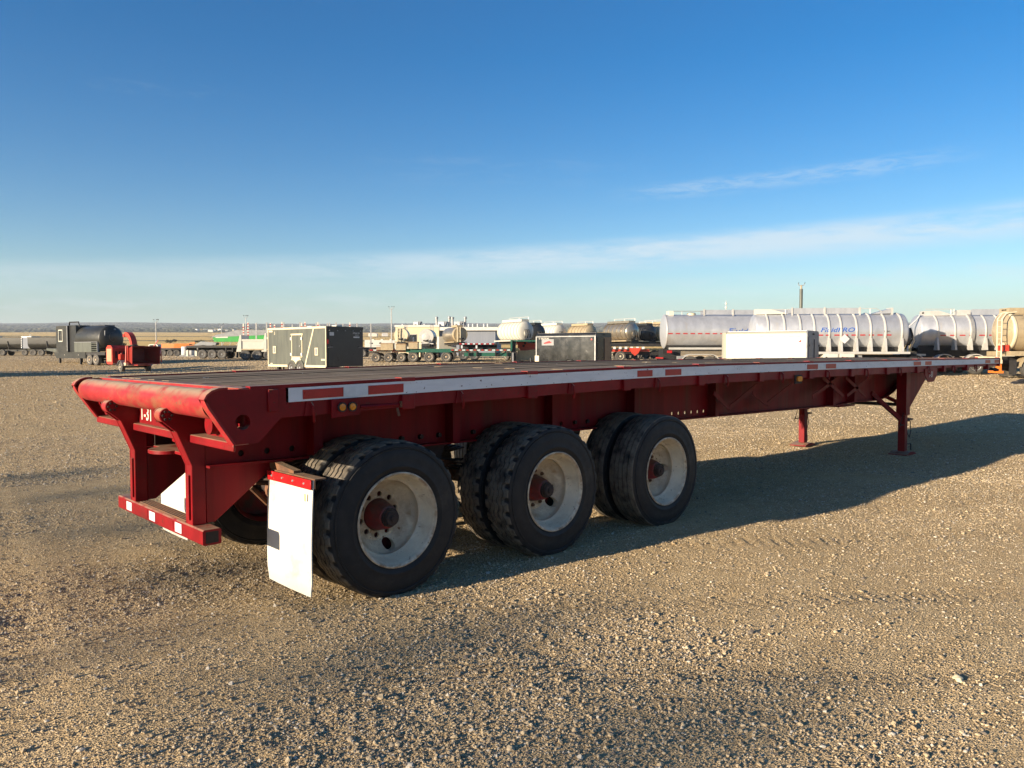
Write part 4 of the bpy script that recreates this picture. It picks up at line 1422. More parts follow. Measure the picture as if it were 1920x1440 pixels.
wt = cargo('cargo_trailer', 'white cargo trailer with grey double rear doors in front of the silver tankers', 'wcargo', 'grey', 3.5, 1.95, .40, 2.42, 1513, 32.5, 145, True, 'ROYAL', 'navy', 'wcargo', ('grey', 'grey'))
MB().box(3.38, 3.5, .976, .99, .40, .62).build('gravel_guard', M['cream'], wt)
bt = cargo('cargo_trailer', 'black cargo trailer with brown rear doors and pale roof trim beside the green lowbed', 'gloss_black', 'dark', 4.55, 1.95, .40, 2.40, 1117, 48, 143, False, 'ROYAL', 'bw', 'galv', ('brown', 'gloss_black'))
MB().box(3.15, 4.1, .976, .985, 1.62, 2.02).build('poster', M['grey'], bt)
MB().prism([(3.3, 1.78), (3.9, 1.72), (3.95, 1.78), (3.5, 1.92)], .9855, .99).build('decal', M['tape_red'], bt)
MB().box(-.0, .07, .976, 1.02, .4, 2.2).build('corner_trim', M['galv'], bt)
MB().box(4.5, 4.56, .976, 1.0, .4, 2.2).build('corner_trim', M['galv'], bt)
MB().box(4.3, 4.62, .976, 1.02, .40, .95).build('gravel_guard', M['cream'], bt)


# ---- silver tankers
def tank_shell(L, R, head, n=48, hr=.5):
    a = [(head * (1 - math.cos(t)), R * math.sin(t)) for t in np.linspace(0.0, math.pi / 2, 7)]
    pr = [(h * 1, max(r, 0)) for h, r in a]
    pr = pr + [(L - h, r) for h, r in a[::-1]]
    return pr


def tanker(label, L, R, zc, u, d, a, ribs, m='alu', head=.28, flat_head=False):
    o = empty('tanker_trailer')
    tag(o, label, 'tanker', 'silver tanker trailers')
    MB().lathe(tank_shell(L, R, head), (0, 0, zc), 'x', 56).build('tank', M[m], o, ang=25)
    for x in ribs:
        w = .05
        MB().lathe([(x - w, R + .003), (x - w * .6, R + .05), (x + w * .6, R + .05), (x + w, R + .003)], (0, 0, zc), 'x', 48).build('rib', M['alu_w'], o)
    for y in (-.5, .5):
        MB().box(.2, L - .3, y - .05, y + .05, zc - R - .16, zc - R * .82).build('frame_rail', M['chas'], o)
    put(o, u, d, a, (0, 0))
    return o


def tape_line(o, x0, x1, R, zc, z, step=.43, ln=.26):
    y = -math.sqrt(R * R - (z - zc) ** 2) - .004
    x = x0
    while x + ln < x1:
        MB().box(x, x + ln, y - .004, y + .004, z - .03, z + .03).build('reflective_tape', M['tape_red'], o)
        x += step


def placard(o, x, y, z, m, s=.24, t=.02):
    return MB().prism([(x - s, z), (x, z - s), (x + s, z), (x, z + s)], y - t, y).build('placard', M[m], o)


def fluid(o, x, R, zc, z, size, s='FluidPRO', m='navy'):
    a = math.asin((z - zc) / R)
    y = -R * math.cos(a) - .004
    # tangent frame of the shell at height z
    nx = Vector((0, -math.cos(a), math.sin(a))); up = Vector((0, math.sin(a), math.cos(a)))
    mt = Matrix(((1, 0, 0, x), (0, up.y, nx.y, y), (0, up.z, nx.z, z), (0, 0, 0, 1)))
    return text_mesh(s, size, M[m], 'lettering', o, mt, shear=.28, bend=R, sx=1.35)


# smooth silver tanker seen from its rear corner
t1 = tanker('smooth silver tanker without ribs, left of the white cargo trailer', 11.2, .985, 2.45, 1240, 45.5, 1, [], head=.12)
MB().lathe([(0, 1.0), (.03, 1.0)], (.125, 0, 2.45), 'x', 48).build('head_seam', M['alu_w'], t1)
tape_line(t1, .18, 8.0, .985, 2.45, 2.30)
fluid(t1, 4.78, .985, 2.45, 2.42, .46)
placard(t1, 4.35, -.935, 2.0, 'grey', .2)
MB().box(.3, 9, -.62, -.52, 1.38, 1.50).build('tank_skirt', M['alu_w'], t1)
fender(1.45, 2.57, .60, -1.25, -.72, .52, .04).build('fender', M['alu_w'], t1)
for x in (1.45, 2.57):
    wheel(t1, x, -1.06, .5, .3, -1, 'alu', deep=.5); wheel(t1, x, 1.06, .5, .3, 1, 'alu', deep=.5)
    MB().tube([(x, -1, .5), (x, 1, .5)], .07, 8).build('axle', M['chas'], t1)
MB().box(-.1, .0, -1.1, 1.1, .55, .66).build('bumper', M['tape_red'], t1)
MB().box(-.14, -.101, -1.0, 1.0, .85, .93).build('bumper_bar', M['tape_red'], t1)
MB().box(-.05, 1.0, -.6, .6, .66, 1.4).build('rear_frame', M['chas'], t1)
MB().box(.15, .4, -1.0, -.8, 1.18, 1.32).build('tail_light', M['tape_red'], t1)
MB().box(.72, 1.0, -1.2, -.75, .2, 1.0).build('mud_flap', M['grey'], t1)
MB().box(2.4, 9.4, -.42, -.39, 3.43, 3.70).build('walkway_panel', M['alu'], t1)
MB().box(2.4, 9.4, .39, .42, 3.43, 3.70).build('walkway_panel', M['alu'], t1)
for x in (2.4, 4.1, 5.9, 7.7):
    MB().box(x - .05, x + .05, -.46, -.421, 3.36, 3.74).build('walkway_post', M['alu_w'], t1)
MB().box(.35, .62, -.4, .4, 3.36, 3.64).build('rear_box', M['bw'], t1)
MB().lathe([(0, .26), (.12, .26), (.16, .2), (.2, 0)], (1.75, 0, 3.38), 'z', 18).build('manhole', M['cream'], t1)
MB().tube([(.6, -.4, 3.62), (2.4, -.4, 3.62)], .02, 6).tube([(1.1, -.4, 3.4), (1.1, -.4, 3.62)], .02, 6).build('railing', M['galv'], t1)

# ribbed tanker behind the white cargo trailer
def along(u, u0, d, a):
    """distance along a vehicle standing at (u0, d), heading a, to what is seen at column u"""
    k = (u - 960) / FOC
    return (k * d - (u0 - 960) / FOC * d) / (math.cos(R_(a)) - k * math.sin(R_(a)))


RB = [along(u, 1404, 41.5, -6) for u in (1432.5, 1462.5, 1491.6, 1517, 1544, 1565.6, 1594, 1620, 1646.6, 1677)]
t2 = tanker('ribbed silver tanker with full company lettering behind the white cargo trailer', 8.02, .965, 2.40, 1404, 41.5, -6, RB)
fluid(t2, along(1558, 1404, 41.5, -6), .965, 2.40, 2.48, .33)
tape_line(t2, 3.7, 7.3, .965, 2.40, 2.22)
tape_line(t2, .3, 3.6, .965, 2.40, 2.22)
mt = Matrix(((1, 0, 0, 6.75), (0, 0, -1, -.967), (0, 1, 0, 2.40), (0, 0, 0, 1)))
text_mesh('T-1003', .11, M['void'], 'lettering', t2, mt)
placard(t2, along(1570, 1404, 41.5, -6), -1.10, 2.02, 'lgrey', .25)
for x in RB:
    MB().prism([(-.88, 2.05), (-.98, 2.05), (-1.12, 1.36), (-.5, 1.36)], x - .05, x + .05, 'x').build('rib_foot', M['alu_w'], t2)
MB().box(3.0, 7.85, -1.14, -.45, 1.24, 1.355).build('tank_skirt', M['alu_w'], t2)
for k in range(2):
    c = MB().box(3.55 + k * .80, 4.30 + k * .80, -1.16, -.5, .70, 1.235).build('tool_cabinet', M['bw'], t2, .01)
    MB().box(3.6 + k * .80, 4.25 + k * .80, -1.175, -1.161, .75, 1.19).build('cabinet_door', M['bw'], c)
    MB().box(3.65 + k * .8, 3.72 + k * .8, -1.19, -1.176, 1.05, 1.09).build('latch', M['black'], c)
MB().box(5.3, 5.55, -.9, -.5, .95, 1.2).build('control_box', M['galv'], t2)
for x in (1.3, 2.55):
    wheel(t2, x, -1.04, .5, .3, -1, 'alu', deep=.5); wheel(t2, x, 1.04, .5, .3, 1, 'alu', deep=.5)
    fender(x, x, .58, -1.2, -.8, .5, .04).build('fender', M['alu_w'], t2)
MB().box(2.1, 5.6, -.36, -.33, 3.35, 3.66).build('walkway_panel', M['alu'], t2)
MB().box(2.1, 5.6, .33, .36, 3.35, 3.66).build('walkway_panel', M['alu'], t2)
for x in (2.13, 3.8, 5.58):
    MB().box(x - .04, x + .04, -.40, -.361, 3.27, 3.70).build('walkway_post', M['alu_w'], t2)
MB().prism([(6.2, 3.34), (7.15, 3.36), (7.15, 3.62), (7.0, 3.58)], -.34, .34).build('front_fairing', M['alu'], t2)
MB().box(7.16, 7.26, -.36, .36, 3.28, 3.66).build('fairing_plate', M['alu_w'], t2)
MB().prism([(.28, 3.34), (.28, 3.62), (1.1, 3.60), (1.9, 3.38)], -.3, .3).build('rear_fairing', M['bw'], t2)
MB().tube([(5.65, -.36, 3.62), (6.4, -.36, 3.62), (6.7, -.36, 3.45)], .018, 6).tube([(6.1, -.36, 3.35), (6.1, -.36, 3.62)], .018, 6).build('railing', M['alu_w'], t2)
MB().tube([(1.1, -.3, 3.6), (2.2, -.3, 3.6)], .018, 6).tube([(1.8, -.3, 3.35), (1.8, -.3, 3.6)], .018, 6).build('railing', M['alu_w'], t2)
mb = MB()
for k in range(7):
    mb.tube([(8.05, -.6 + .2 * k, 1.5 + .2 * (k % 3)), (8.27, -.55 + .2 * k, 1.9 + .15 * (k % 2)), (8.07, -.5 + .2 * k, 2.6 - .2 * (k % 3))], .05, 6)
mb.build('hose', M['black'], t2)
MB().lathe([(0, .42), (.14, .42), (.16, .36), (.16, 0)], (8.03, 0, 2.2), 'x', 20).build('manway', M['grey'], t2)
MB().box(8.03, 8.35, -.7, .7, .95, 1.35).build('pump_housing', M['chas'], t2)
MB().box(.0, 7.9, -.44, .44, .8, 1.2).build('subframe', M['chas'], t2)

# ribbed tanker at the right
RB3 = [along(u, 1708, 45, -7) for u in (1744, 1776, 1805, 1832.5, 1856.5, 1882, 1908)]
t3 = tanker('ribbed silver tanker with three wheel fenders between the lettered tanker and the tan truck', 8.6, .965, 2.42, 1708, 45, -7, RB3)
fluid(t3, along(1850, 1708, 45, -7) + 1.0, .965, 2.42, 2.50, .36)
tape_line(t3, 1.2, 5.6, .965, 2.42, 2.2, .52, .3)
for x in RB3:
    MB().prism([(-.88, 2.05), (-.98, 2.05), (-1.12, 1.36), (-.5, 1.36)], x - .05, x + .05, 'x').build('rib_foot', M['alu_w'], t3)
MB().lathe([(RB3[2] - .02 + q, w) for q, w in ((0, 1.02), (.02, 1.06), (.2, 1.06), (.22, 1.02))], (0, 0, 2.42), 'x', 48).build('hose_tray', M['galv'], t3)
MB().prism([(.55, 3.33), (.55, 3.62), (1.3, 3.64), (2.2, 3.36)], -.36, .36).build('rear_fairing', M['alu_w'], t3)
for k in range(3):
    MB().box(.54, .549, -.28 + k * .1, -.22 + k * .1, 3.46, 3.56).build('marker_light', M['void'], t3)
MB().box(3.1, 7.8, -.38, -.35, 3.37, 3.70).build('walkway_panel', M['alu'], t3)
MB().box(3.1, 7.8, .35, .38, 3.37, 3.70).build('walkway_panel', M['alu'], t3)
MB().box(2.35, 3.05, -.36, .36, 3.34, 3.66).build('walkway_end', M['alu_w'], t3)
MB().tube([(.6, -.36, 3.72), (2.2, -.36, 3.72)], .018, 6).tube([(2.15, -.36, 3.4), (2.15, -.36, 3.72)], .018, 6).tube([(1.98, -.36, 3.4), (1.98, -.36, 3.72)], .018, 6).build('railing', M['alu_w'], t3)
for x in (-.3, 1.35, 3.0):
    wheel(t3, x, -1.1, .5, .3, -1, 'alu', deep=.5); wheel(t3, x, 1.1, .5, .3, 1, 'alu', deep=.5)
    fender(x, x, .66, -1.28, -.8, .48, .05).build('fender', M['alu_w'], t3)
    MB().tube([(x, -1, .5), (x, 1, .5)], .07, 8).build('axle', M['chas'], t3)
MB().prism([(-1.3, .9), (4.2, 1.05), (4.4, 1.36), (.9, 1.36), (-1.3, 1.02)], -.5, .5).build('subframe', M['chas'], t3)
MB().box(-1.25, .4, -1.05, -.6, 1.04, 1.14).build('tank_skirt', M['alu_w'], t3)
MB().box(4.6, 6.3, -1.16, -.5, .66, 1.30).build('tool_cabinet', M['bw'], t3, .01)
MB().box(5.2, 5.26, -1.175, -1.161, 1.0, 1.06).build('latch', M['black'], t3)
MB().tube([(-.55, -.9, .75), (-.5, -.9, 2.7), (0, -.7, 3.1), (.3, -.4, 3.4)], .045, 8).build('vent_pipe', M['lgrey'], t3)

# tan tank truck at the right edge
tt = empty('tank_truck')
tag(tt, 'tan tank truck cut off by the right edge of the view', 'tank truck', 'tank trucks')
MB().lathe(tank_shell(7.5, 1.02, .22), (.12, 0, 2.45), 'x', 48).build('tank', M['tan'], tt, ang=25)
MB().lathe([(.30, 1.03), (.36, 1.07), (.44, 1.07), (.5, 1.03)], (0, 0, 2.45), 'x', 48).build('rib', M['cream'], tt)
MB().box(.35, 6.5, -.45, .45, 3.38, 3.70).build('spill_box', M['tan'], tt)
for k in range(3):
    MB().lathe([(0, .04), (-.03, .035), (-.035, 0)], (.349, -.15 + k * .15, 3.6), 'x', 10).build('marker_light', M['void'], tt)
ld = MB()
for y in (-1.02, -.62):
    ld.tube([(-.32, y, .9), (-.32, y, 3.1), (-.1, y, 3.4), (.4, y, 3.45)], .035, 8)
ld.build('ladder', M['cream'], tt)
for k in range(7):
    MB().tube([(-.32, -1.0, 1.1 + k * .32), (-.32, -.64, 1.1 + k * .32)], .02, 6).build('rung', M['cream'], tt)
MB().box(-.5, -.38, -1.25, 1.25, .78, .98).build('bumper', M['cream'], tt)
for y in (-1.12, -.98, -.86, .9, 1.05):
    MB().lathe([(0, .05), (-.02, .05), (-.024, 0)], (-.50, y, 1.06), 'x', 12).build('tail_light', M['tape_red'], tt)
MB().box(-.46, -.39, -1.2, 1.2, .985, 1.14).build('light_bar', M['cream'], tt)
for y in (-1.0, -.4, .2, .8):
    MB().box(-.504, -.501, y, y + .25, .83, .93).build('reflective_tape', M['tape_red'], tt)
MB().box(-.3, 6.5, -.45, .45, .75, 1.15).build('chassis', M['chas'], tt)
MB().box(.1, 7, -1.1, 1.1, 1.18, 1.42).build('deck', M['tan'], tt)
MB().box(-.45, -.3, -1.05, -.75, .35, .77).build('step_bracket', M['orange'], tt)
MB().box(-.52, -.28, -1.2, -.2, .28, .40).build('step', M['orange'], tt)
MB().box(.28, .32, -1.28, -.68, .2, .95).build('mud_flap', M['black'], tt)
fender(1.15, 2.5, .66, -1.3, -.7, .52, .05).build('fender', M['tan'], tt)
for x in (1.15, 2.5):
    wheel(tt, x, -1.1, .52, .3, -1, 'grey', deep=.5); wheel(tt, x, 1.1, .52, .3, 1, 'grey', deep=.5)
MB().lathe([(0, .17), (-.16, .17), (-.17, 0)], (.14, -.35, 1.72), 'x', 16).build('outlet', M['cream'], tt)
MB().box(-.3, .2, -.8, -.6, 1.42, 1.75).build('valve_box', M['orange_red'], tt)
stk = MB().tube([(5.8, 1.0, 2.5), (5.8, 1.0, 4.3)], .07, 10).build('exhaust_stack', M['tape_red'], tt)
MB().box(6.7, 8.6, -1.15, 1.15, 1.0, 3.2).build('cab', M['cream'], tt)
wheel(tt, 7.8, -1.1, .52, .3, -1, 'grey'); wheel(tt, 7.8, 1.1, .52, .3, 1, 'grey')
put(tt, 1874, 40, -3, (-.38, -1.0))


# ------------------------------------------------------------------ black lowboy with tank and control house
def black_unit():
    o = empty('tank_lowboy')
    tag(o, 'matte black lowboy trailer carrying a control house and a big horizontal tank', 'trailer', 'oilfield trailers')
    fr = MB().prism([(-.1, 1.18), (.4, .62), (5.7, .62), (5.7, 1.18)], -1.25, 1.25).build('frame', M['blk_paint'], o)
    MB().box(5.701, 8.9, -1.2, 1.2, .92, 1.18).build('rear_frame', M['chas'], o)
    MB().prism([(-2.2, 1.55), (-2.2, 1.35), (-.4, 1.18), (.1, 1.18), (.1, 1.5)], -.9, .9).build('gooseneck', M['charcoal'], o)
    hb = MB().box(.35, 2.5, -1.2, 1.2, 1.19, 3.62).build('control_house', M['blk_paint'], o)
    w = MB().box(.82, 1.58, -1.225, -1.201, 2.15, 3.28).build('window_frame', M['bw'], hb)
    MB().box(.90, 1.175, -1.235, -1.226, 2.24, 3.19).box(1.215, 1.50, -1.235, -1.226, 2.24, 3.19).build('window_pane', M['glass'], hb)
    MB().box(2.38, 2.49, -1.23, -1.201, 1.3, 3.6).build('corner_post', M['grey'], hb)
    mb = MB()
    mb.tube([(2.2, -.9, 3.6), (2.3, -.9, 3.95), (3.9, -.9, 3.95), (4.1, -.9, 3.5)], .06, 8)
    mb.build('roof_rail', M['chas'], o)
    MB().box(2.51, 3.7, -1.05, 1.15, 1.19, 3.66).build('pump_house', M['dark'], o)
    MB().box(3.71, 6.4, .2, 1.1, 3.55, 3.66).build('roof_tray', M['chas'], o)
    MB().lathe(tank_shell(4.95, 1.15, .55), (3.35, -.05, 2.42), 'x', 48).build('tank', M['blk_paint'], o, ang=25)
    pr = MB().lathe([(0, .42), (.16, .42), (.18, .36), (.2, 0)], (8.17, -.05, 2.55), 'x', 24).build('manway', M['dark'], o)
    MB().tube([(8.1, -.75, 2.2), (8.15, -.75, 3.1)], .05, 8).build('sight_tube', M['grey'], o)
    MB().lathe([(0, .12), (.14, .12), (.16, 0)], (8.0, .15, 3.2), 'x', 14).build('nozzle', M['grey'], o)
    MB().box(3.75, 6.7, -1.24, -1.0, 1.19, 2.06).build('side_locker', M['charcoal'], o)
    MB().box(3.75, 7.7, -1.26, -.95, 2.065, 2.11).build('locker_top', M['grey'], o)
    for k in range(5):
        MB().box(6.72, 7.65, -1.24, -1.16, 1.24 + k * .165, 1.30 + k * .165).build('louvre', M['charcoal'], o)
    MB().box(7.66, 7.72, -1.25, -1.1, 1.19, 2.1).build('locker_post', M['grey'], o)
    for x in (6.33, 7.4):
        wheel(o, x, -1.1, .51, .32, -1, 'rim'); wheel(o, x, 1.1, .51, .32, 1, 'rim')
        MB().tube([(x, -1, .51), (x, 1, .51)], .07, 8).build('axle', M['chas'], o)
    for x in (.6, 4.4):
        for y in (-1.0, 1.0):
            MB().box(x - .08, x + .08, y - .08, y + .08, .05, .63).box(x - .28, x + .28, y - .2, y + .2, 0, .05).build('landing_leg', M['chas'], o)
    MB().box(8.901, 8.93, -1.1, -.75, .95, 1.1).build('licence_plate', M['lgrey'], o)
    MB().box(1.9, 2.0, -1.255, -1.251, .9, .96).box(4.4, 4.5, -1.255, -1.251, .9, .96).build('marker_light', M['bw'], o)
    put(o, 180.5, 68.5, -34, (7.4, -1.2))


black_unit()


# ------------------------------------------------------------------ red wood chipper
def chipper():
    o = empty('wood_chipper')
    tag(o, 'red tow-behind wood chipper with curved chute and wide infeed hopper', 'chipper')
    # x towards the infeed (image right), y away from the camera
    MB().box(-1.3, -.18, -1.3, .0, .62, 1.72).build('engine_box', M['chip_red'], o, .02)
    MB().prism([(-1.3, 1.721), (-.18, 1.721), (-.45, 1.92), (-1.03, 1.92)], -1.3, -.05).build('engine_lid', M['chip_red'], o)
    g = MB().prism([(-1.3, .55), (-.18, .55), (-.18, 1.74), (-.45, 1.93), (-1.03, 1.93), (-1.3, 1.74)], -1.34, -1.301).build('radiator_frame', M['orange_red'], o)
    MB().box(-1.18, -.30, -1.355, -1.341, .75, 1.68).build('radiator_grille', M['tan'], g)
    for k in range(4):
        MB().box(-.179, -.17, -1.15 + k * .27, -1.0 + k * .27, .98, 1.5).build('side_louvre', M['void'], o)
    # infeed hopper, an open flared box
    A = [(.75, -.55, .75), (.75, .55, .75), (.75, .55, 1.72), (.75, -.55, 1.72)]
    B = [(2.35, -.98, .58), (2.35, .98, .58), (2.42, .98, 1.86), (2.42, -.98, 1.86)]
    Bi = [(2.352, -.93, .63), (2.352, .93, .63), (2.42, .93, 1.81), (2.42, -.93, 1.81)]
    Ai = [(.80, -.5, .8), (.80, .5, .8), (.80, .5, 1.67), (.80, -.5, 1.67)]
    fs = [(3, 2, 1, 0)]
    for k in range(4):
        j = (k + 1) % 4
        fs += [(k, j, 4 + j, 4 + k), (8 + k, 12 + k, 12 + j, 8 + j), (4 + k, 4 + j, 8 + j, 8 + k)]
    fs += [(12, 13, 14, 15)]
    MB().add(A + B + Bi + Ai, fs).build('infeed_hopper', M['chip_red'], o)
    MB().box(.56, .74, -.6, .6, .6, 1.9).build('feed_housing', M['chip_red'], o)
    # discharge chute, a curved square duct
    pts = [(.28 - 1.0 + 1.0 * math.cos(t), .0, 1.75 + 1.0 * math.sin(t)) for t in np.linspace(0.0, 1.75, 10)]
    mb = MB()
    vs = []; fs = []
    for i, (x, y, z) in enumerate(pts):
        t = .0 + 1.75 * i / 9
        nx, nz = math.cos(t), math.sin(t)
        for dy, dr in ((-.19, -.16), (.19, -.16), (.19, .16), (-.19, .16)):
            vs.append((x + nx * dr, y + dy, z + nz * dr))
    for i in range(9):
        for k in range(4):
            fs.append((i * 4 + k, i * 4 + (k + 1) % 4, i * 4 + 4 + (k + 1) % 4, i * 4 + 4 + k))
    fs += [(0, 3, 2, 1), (36, 37, 38, 39)]
    mb.add(vs, fs).build('discharge_chute', M['orange_red'], o)
    MB().box(-1.12, -.92, -.23, .23, 2.55, 2.78).build('chute_flap', M['orange_red'], o)
    MB().lathe([(0, .28), (.18, .28), (.2, .18)], (.28, 0, 1.79), 'z', 18).build('chute_collar', M['chas'], o)
    for y, s in ((-.98, -1), (.85, 1)):
        wheel(o, .55, y, .37, .26, s, 'cream')
        fender(.55, .55, .46, y - .16, y + .16, .38, .03).build('fender', M['grey'], o)
    MB().tube([(.55, -.9, .37), (.55, .8, .37)], .06, 8).build('axle', M['chas'], o)
    MB().bar((-1.0, .35, .55), (-3.2, 0, .5), .12, .12).bar((-1.0, -.35, .55), (-3.2, 0, .5), .12, .12).build('drawbar', M['chip_red'], o)
    MB().box(-1.0, 2.0, -.45, .45, .46, .545).build('frame', M['chip_red'], o)
    MB().box(.0, .38, -1.0, -.7, .9, 1.28).lathe([(0, .06), (.08, .06)], (.2, -.85, 1.28), 'z', 12).build('fuel_can', M['orange_red'], o)
    MB().tube([(.9, -.85, .6), (.75, -.75, 1.2), (.85, -.8, 1.85)], .05, 8).tube([(1.2, -.95, .62), (1.0, -.85, 1.3), (.95, -.8, 1.9)], .04, 8).build('control_bar', M['orange_red'], o)
    MB().box(.85, 1.25, -.99, -.8, .48, .68).build('rear_light', M['cream'], o)
    mb = MB().bar((2.45, .99, 1.8), (2.5, 1.02, .7), .05, .05)
    mb.bar((2.0, .7, 1.86), (2.3, .9, 2.3), .05, .05)
    mb.build('hopper_handle', M['orange_red'], o)
    put(o, 249, 56.5, -42, (0, 0))


chipper()


# ------------------------------------------------------------------ dump bodies, flatbed, seed drill
def gravel_box():
    o = empty('gravel_trailer')
    tag(o, 'white gravel dump trailer with tapered end posts left of the charcoal trailer', 'dump trailer', 'dump trailers')
    for k, (x0, x1, zt) in enumerate(((.0, 2.5, 2.55), (2.55, 6.5, 2.75))):
        MB().prism([(x0 + .2, 1.15), (x1 - .1, 1.15), (x1 - .1, zt - .45), (x0 + .2, zt - .45)], -1.2, -1.1).build('side_panel', M['bw'], o)
        MB().box(x0 + .2, x1 - .1, -1.26, -1.201, zt - .6, zt - .42).build('side_rail', M['bw'], o)
        MB().box(x0 + .2, x1 - .1, -1.3, -1.08, 1.02, 1.149).build('side_ledge', M['tan'], o)
        MB().box(x0 + .2, x1 - .1, 1.1, 1.2, 1.15, zt - .45).build('side_panel', M['bw'], o)
        MB().box(x0 + .2, x1 - .1, -1.1, 1.1, 1.02, 1.15).build('floor', M['bw'], o)
        MB().prism([(x0 - .35, .85), (x0 + .18, .85), (x0 + .18, zt), (x0 + .02, zt)], -1.28, 1.28).build('end_post', M['bw'], o, .01)
    MB().box(6.42, 6.6, -1.28, 1.28, .9, 3.1).build('headboard', M['bw'], o)
    for x in (3.5, 4.6):
        MB().box(x, x + .1, -1.28, -1.201, 1.15, 2.2).build('side_stake', M['bw'], o)
    MB().box(-.2, 6.5, -.45, .45, .7, 1.0).build('chassis', M['chas'], o)
    MB().box(-.35, -.3, -1.2, -.75, .25, .85).build('mud_flap', M['black'], o)
    for x in (.55, 1.72, 2.9):
        wheel(o, x, -1.1, .52, .32, -1, 'grey', deep=.5); wheel(o, x, 1.1, .52, .32, 1, 'grey', deep=.5)
    put(o, 461, 79, 2, (.55, -1.1))


gravel_box()


def black_flat():
    o = empty('flatbed_trailer')
    tag(o, 'black four-axle flatbed with dark wheels behind the gravel trailer', 'trailer', 'flatbed trailers')
    MB().box(0, 11, -1.28, 1.28, 1.25, 1.5).build('deck', M['chas'], o)
    MB().box(1.0, 11, -.5, .5, .75, 1.24).build('frame', M['chas'], o)
    for x in (1.0, 2.1, 3.2):
        wheel(o, x + .8, -1.08, .52, .34, -1, 'grey'); wheel(o, x + .8, 1.08, .52, .34, 1, 'grey')
    for y in (-1.1, 1.1):
        MB().box(-.05, .2, y - .16, y + .16, .3, 1.0).build('mud_flap', M['bw'], o)
    MB().box(-.08, .05, -1.28, 1.28, .95, 1.249).build('bumper', M['chas'], o)
    for k in range(8):
        MB().box(4.4 + k * .75, 4.5 + k * .75, -1.24, -1.0, .8, 1.24).build('landing_post', M['chas'], o)
    put(o, 381, 86, -2, (1.8, -1.08))


black_flat()


def seed_drill():
    o = empty('seed_drill')
    tag(o, 'bright green seed drill with grey tarp on top behind the black flatbed', 'seed drill')
    MB().prism([(0, 2.35), (.2, 1.85), (6.6, 1.85), (7.0, 2.7), (.6, 2.75)], -.55, .55).build('hopper', M['lime'], o)
    MB().prism([(-.3, 2.42), (.6, 2.76), (3.2, 3.35), (7.1, 3.35), (7.1, 2.72)], -.58, .58).build('tarp', M['grey'], o)
    MB().box(.4, 2.0, -.57, -.551, 2.35, 2.6).build('side_panel', M['bw'], o)
    mb = MB()
    for k in range(7):
        MB().bar((.5 + k * .95, -.3, 1.84), (.1 + k * .95, -.9, .9), .05, .05).build('seed_tube', M['lgrey'], o)
    MB().box(-.6, 7.2, -1.0, -.8, .8, .95).build('frame', M['grey'], o)
    MB().prism([(-3.4, .9), (-1.6, 1.9), (.4, 1.75), (.4, 1.5), (-2.2, .9)], -.5, .5).build('hitch_cover', M['grey'], o)
    for x in (-1.1, 6.4):
        wheel(o, x, -1.0, .72, .4, -1, 'lgrey', 'tyre2'); wheel(o, x, 1.0, .72, .4, 1, 'lgrey', 'tyre2')
    put(o, 403, 100, -3, (0, 0), .15)


seed_drill()
o = empty('fuel_tank')
tag(o, 'dark green steel tank box with two hatches behind the gravel trailer', 'tank')
rbox(0, 3.4, -1, 1, .3, 2.9, .5).build('body', M['green'], o)
for x in (.8, 2.4):
    MB().lathe([(0, .25), (.12, .25), (.14, 0)], (x, 0, 2.9), 'z', 14).build('hatch', M['green'], o)
MB().box(0, 3.4, -.9, .9, .0, .299).build('skid', M['chas'], o)
put(o, 453, 104, 2)


# log trailers whose stakes stand above the charcoal trailer
def log_trailer(label, u, d, stakes, a):
    o = empty('log_trailer')
    tag(o, label, 'log trailer', 'log trailers')
    L = (stakes[-1][0] - stakes[0][0]) * d / FOC + 1.2
    MB().box(-.6, L, -.45, .45, .95, 1.3).build('frame', M['chas'], o)
    for k, (u_, top, red) in enumerate(stakes):
        x = (u_ - stakes[0][0]) * d / FOC
        zt = 1.6 + (660.5 - top) / FOC * d - float(zbase(*at(u_, d)[:2]))
        y = -1.1 if k % 3 else 1.1
        st = MB().prism([(x - .085, -.07 + y), (x + .085, -.07 + y), (x + .07, .07 + y), (x - .07, .07 + y)], 1.3, zt, 'z').build('stake', M['galv' if not red else 'bw'], o)
        if red:
            z = 1.7
            while z < zt - .2:
                MB().box(x - .09, x + .09, y - .078, y - .0705, z, z + .14).build('reflective_tape', M['tape_red'], st)
                z += .34
        if k % 2 == 0:
            MB().box(x - .12, x + .12, -1.25, 1.25, 1.301, 1.46).build('bunk', M['chas'], o)
    for x in (.8, 2.1, L - 3.2, L - 1.9):
        wheel(o, x, -1.0, .5, .3, -1, 'grey'); wheel(o, x, 1.0, .5, .3, 1, 'grey')
    put(o, u, d, a, (0, 0))


log_trailer('log trailer with striped and plain tall stakes standing behind the gravel trailer', 452, 96,
            [(452, 606, 1), (472, 605, 1), (487, 606, 0), (503, 604.5, 1), (506.5, 605, 0), (521, 609, 1), (525, 602.5, 1), (538, 605, 0), (554, 608.5, 0), (559, 603.5, 0), (571, 606, 1), (577.5, 604, 1)], 0)
log_trailer('log trailer whose thin stakes stick up above the right half of the charcoal trailer', 590, 102,
            [(590, 604.5, 0), (601, 604.5, 1), (604, 607, 0), (611, 605, 0), (622.5, 605.5, 0), (634.5, 605, 0), (640, 606, 0), (660, 605, 1), (673, 606.5, 0), (693, 606, 0)], 0)

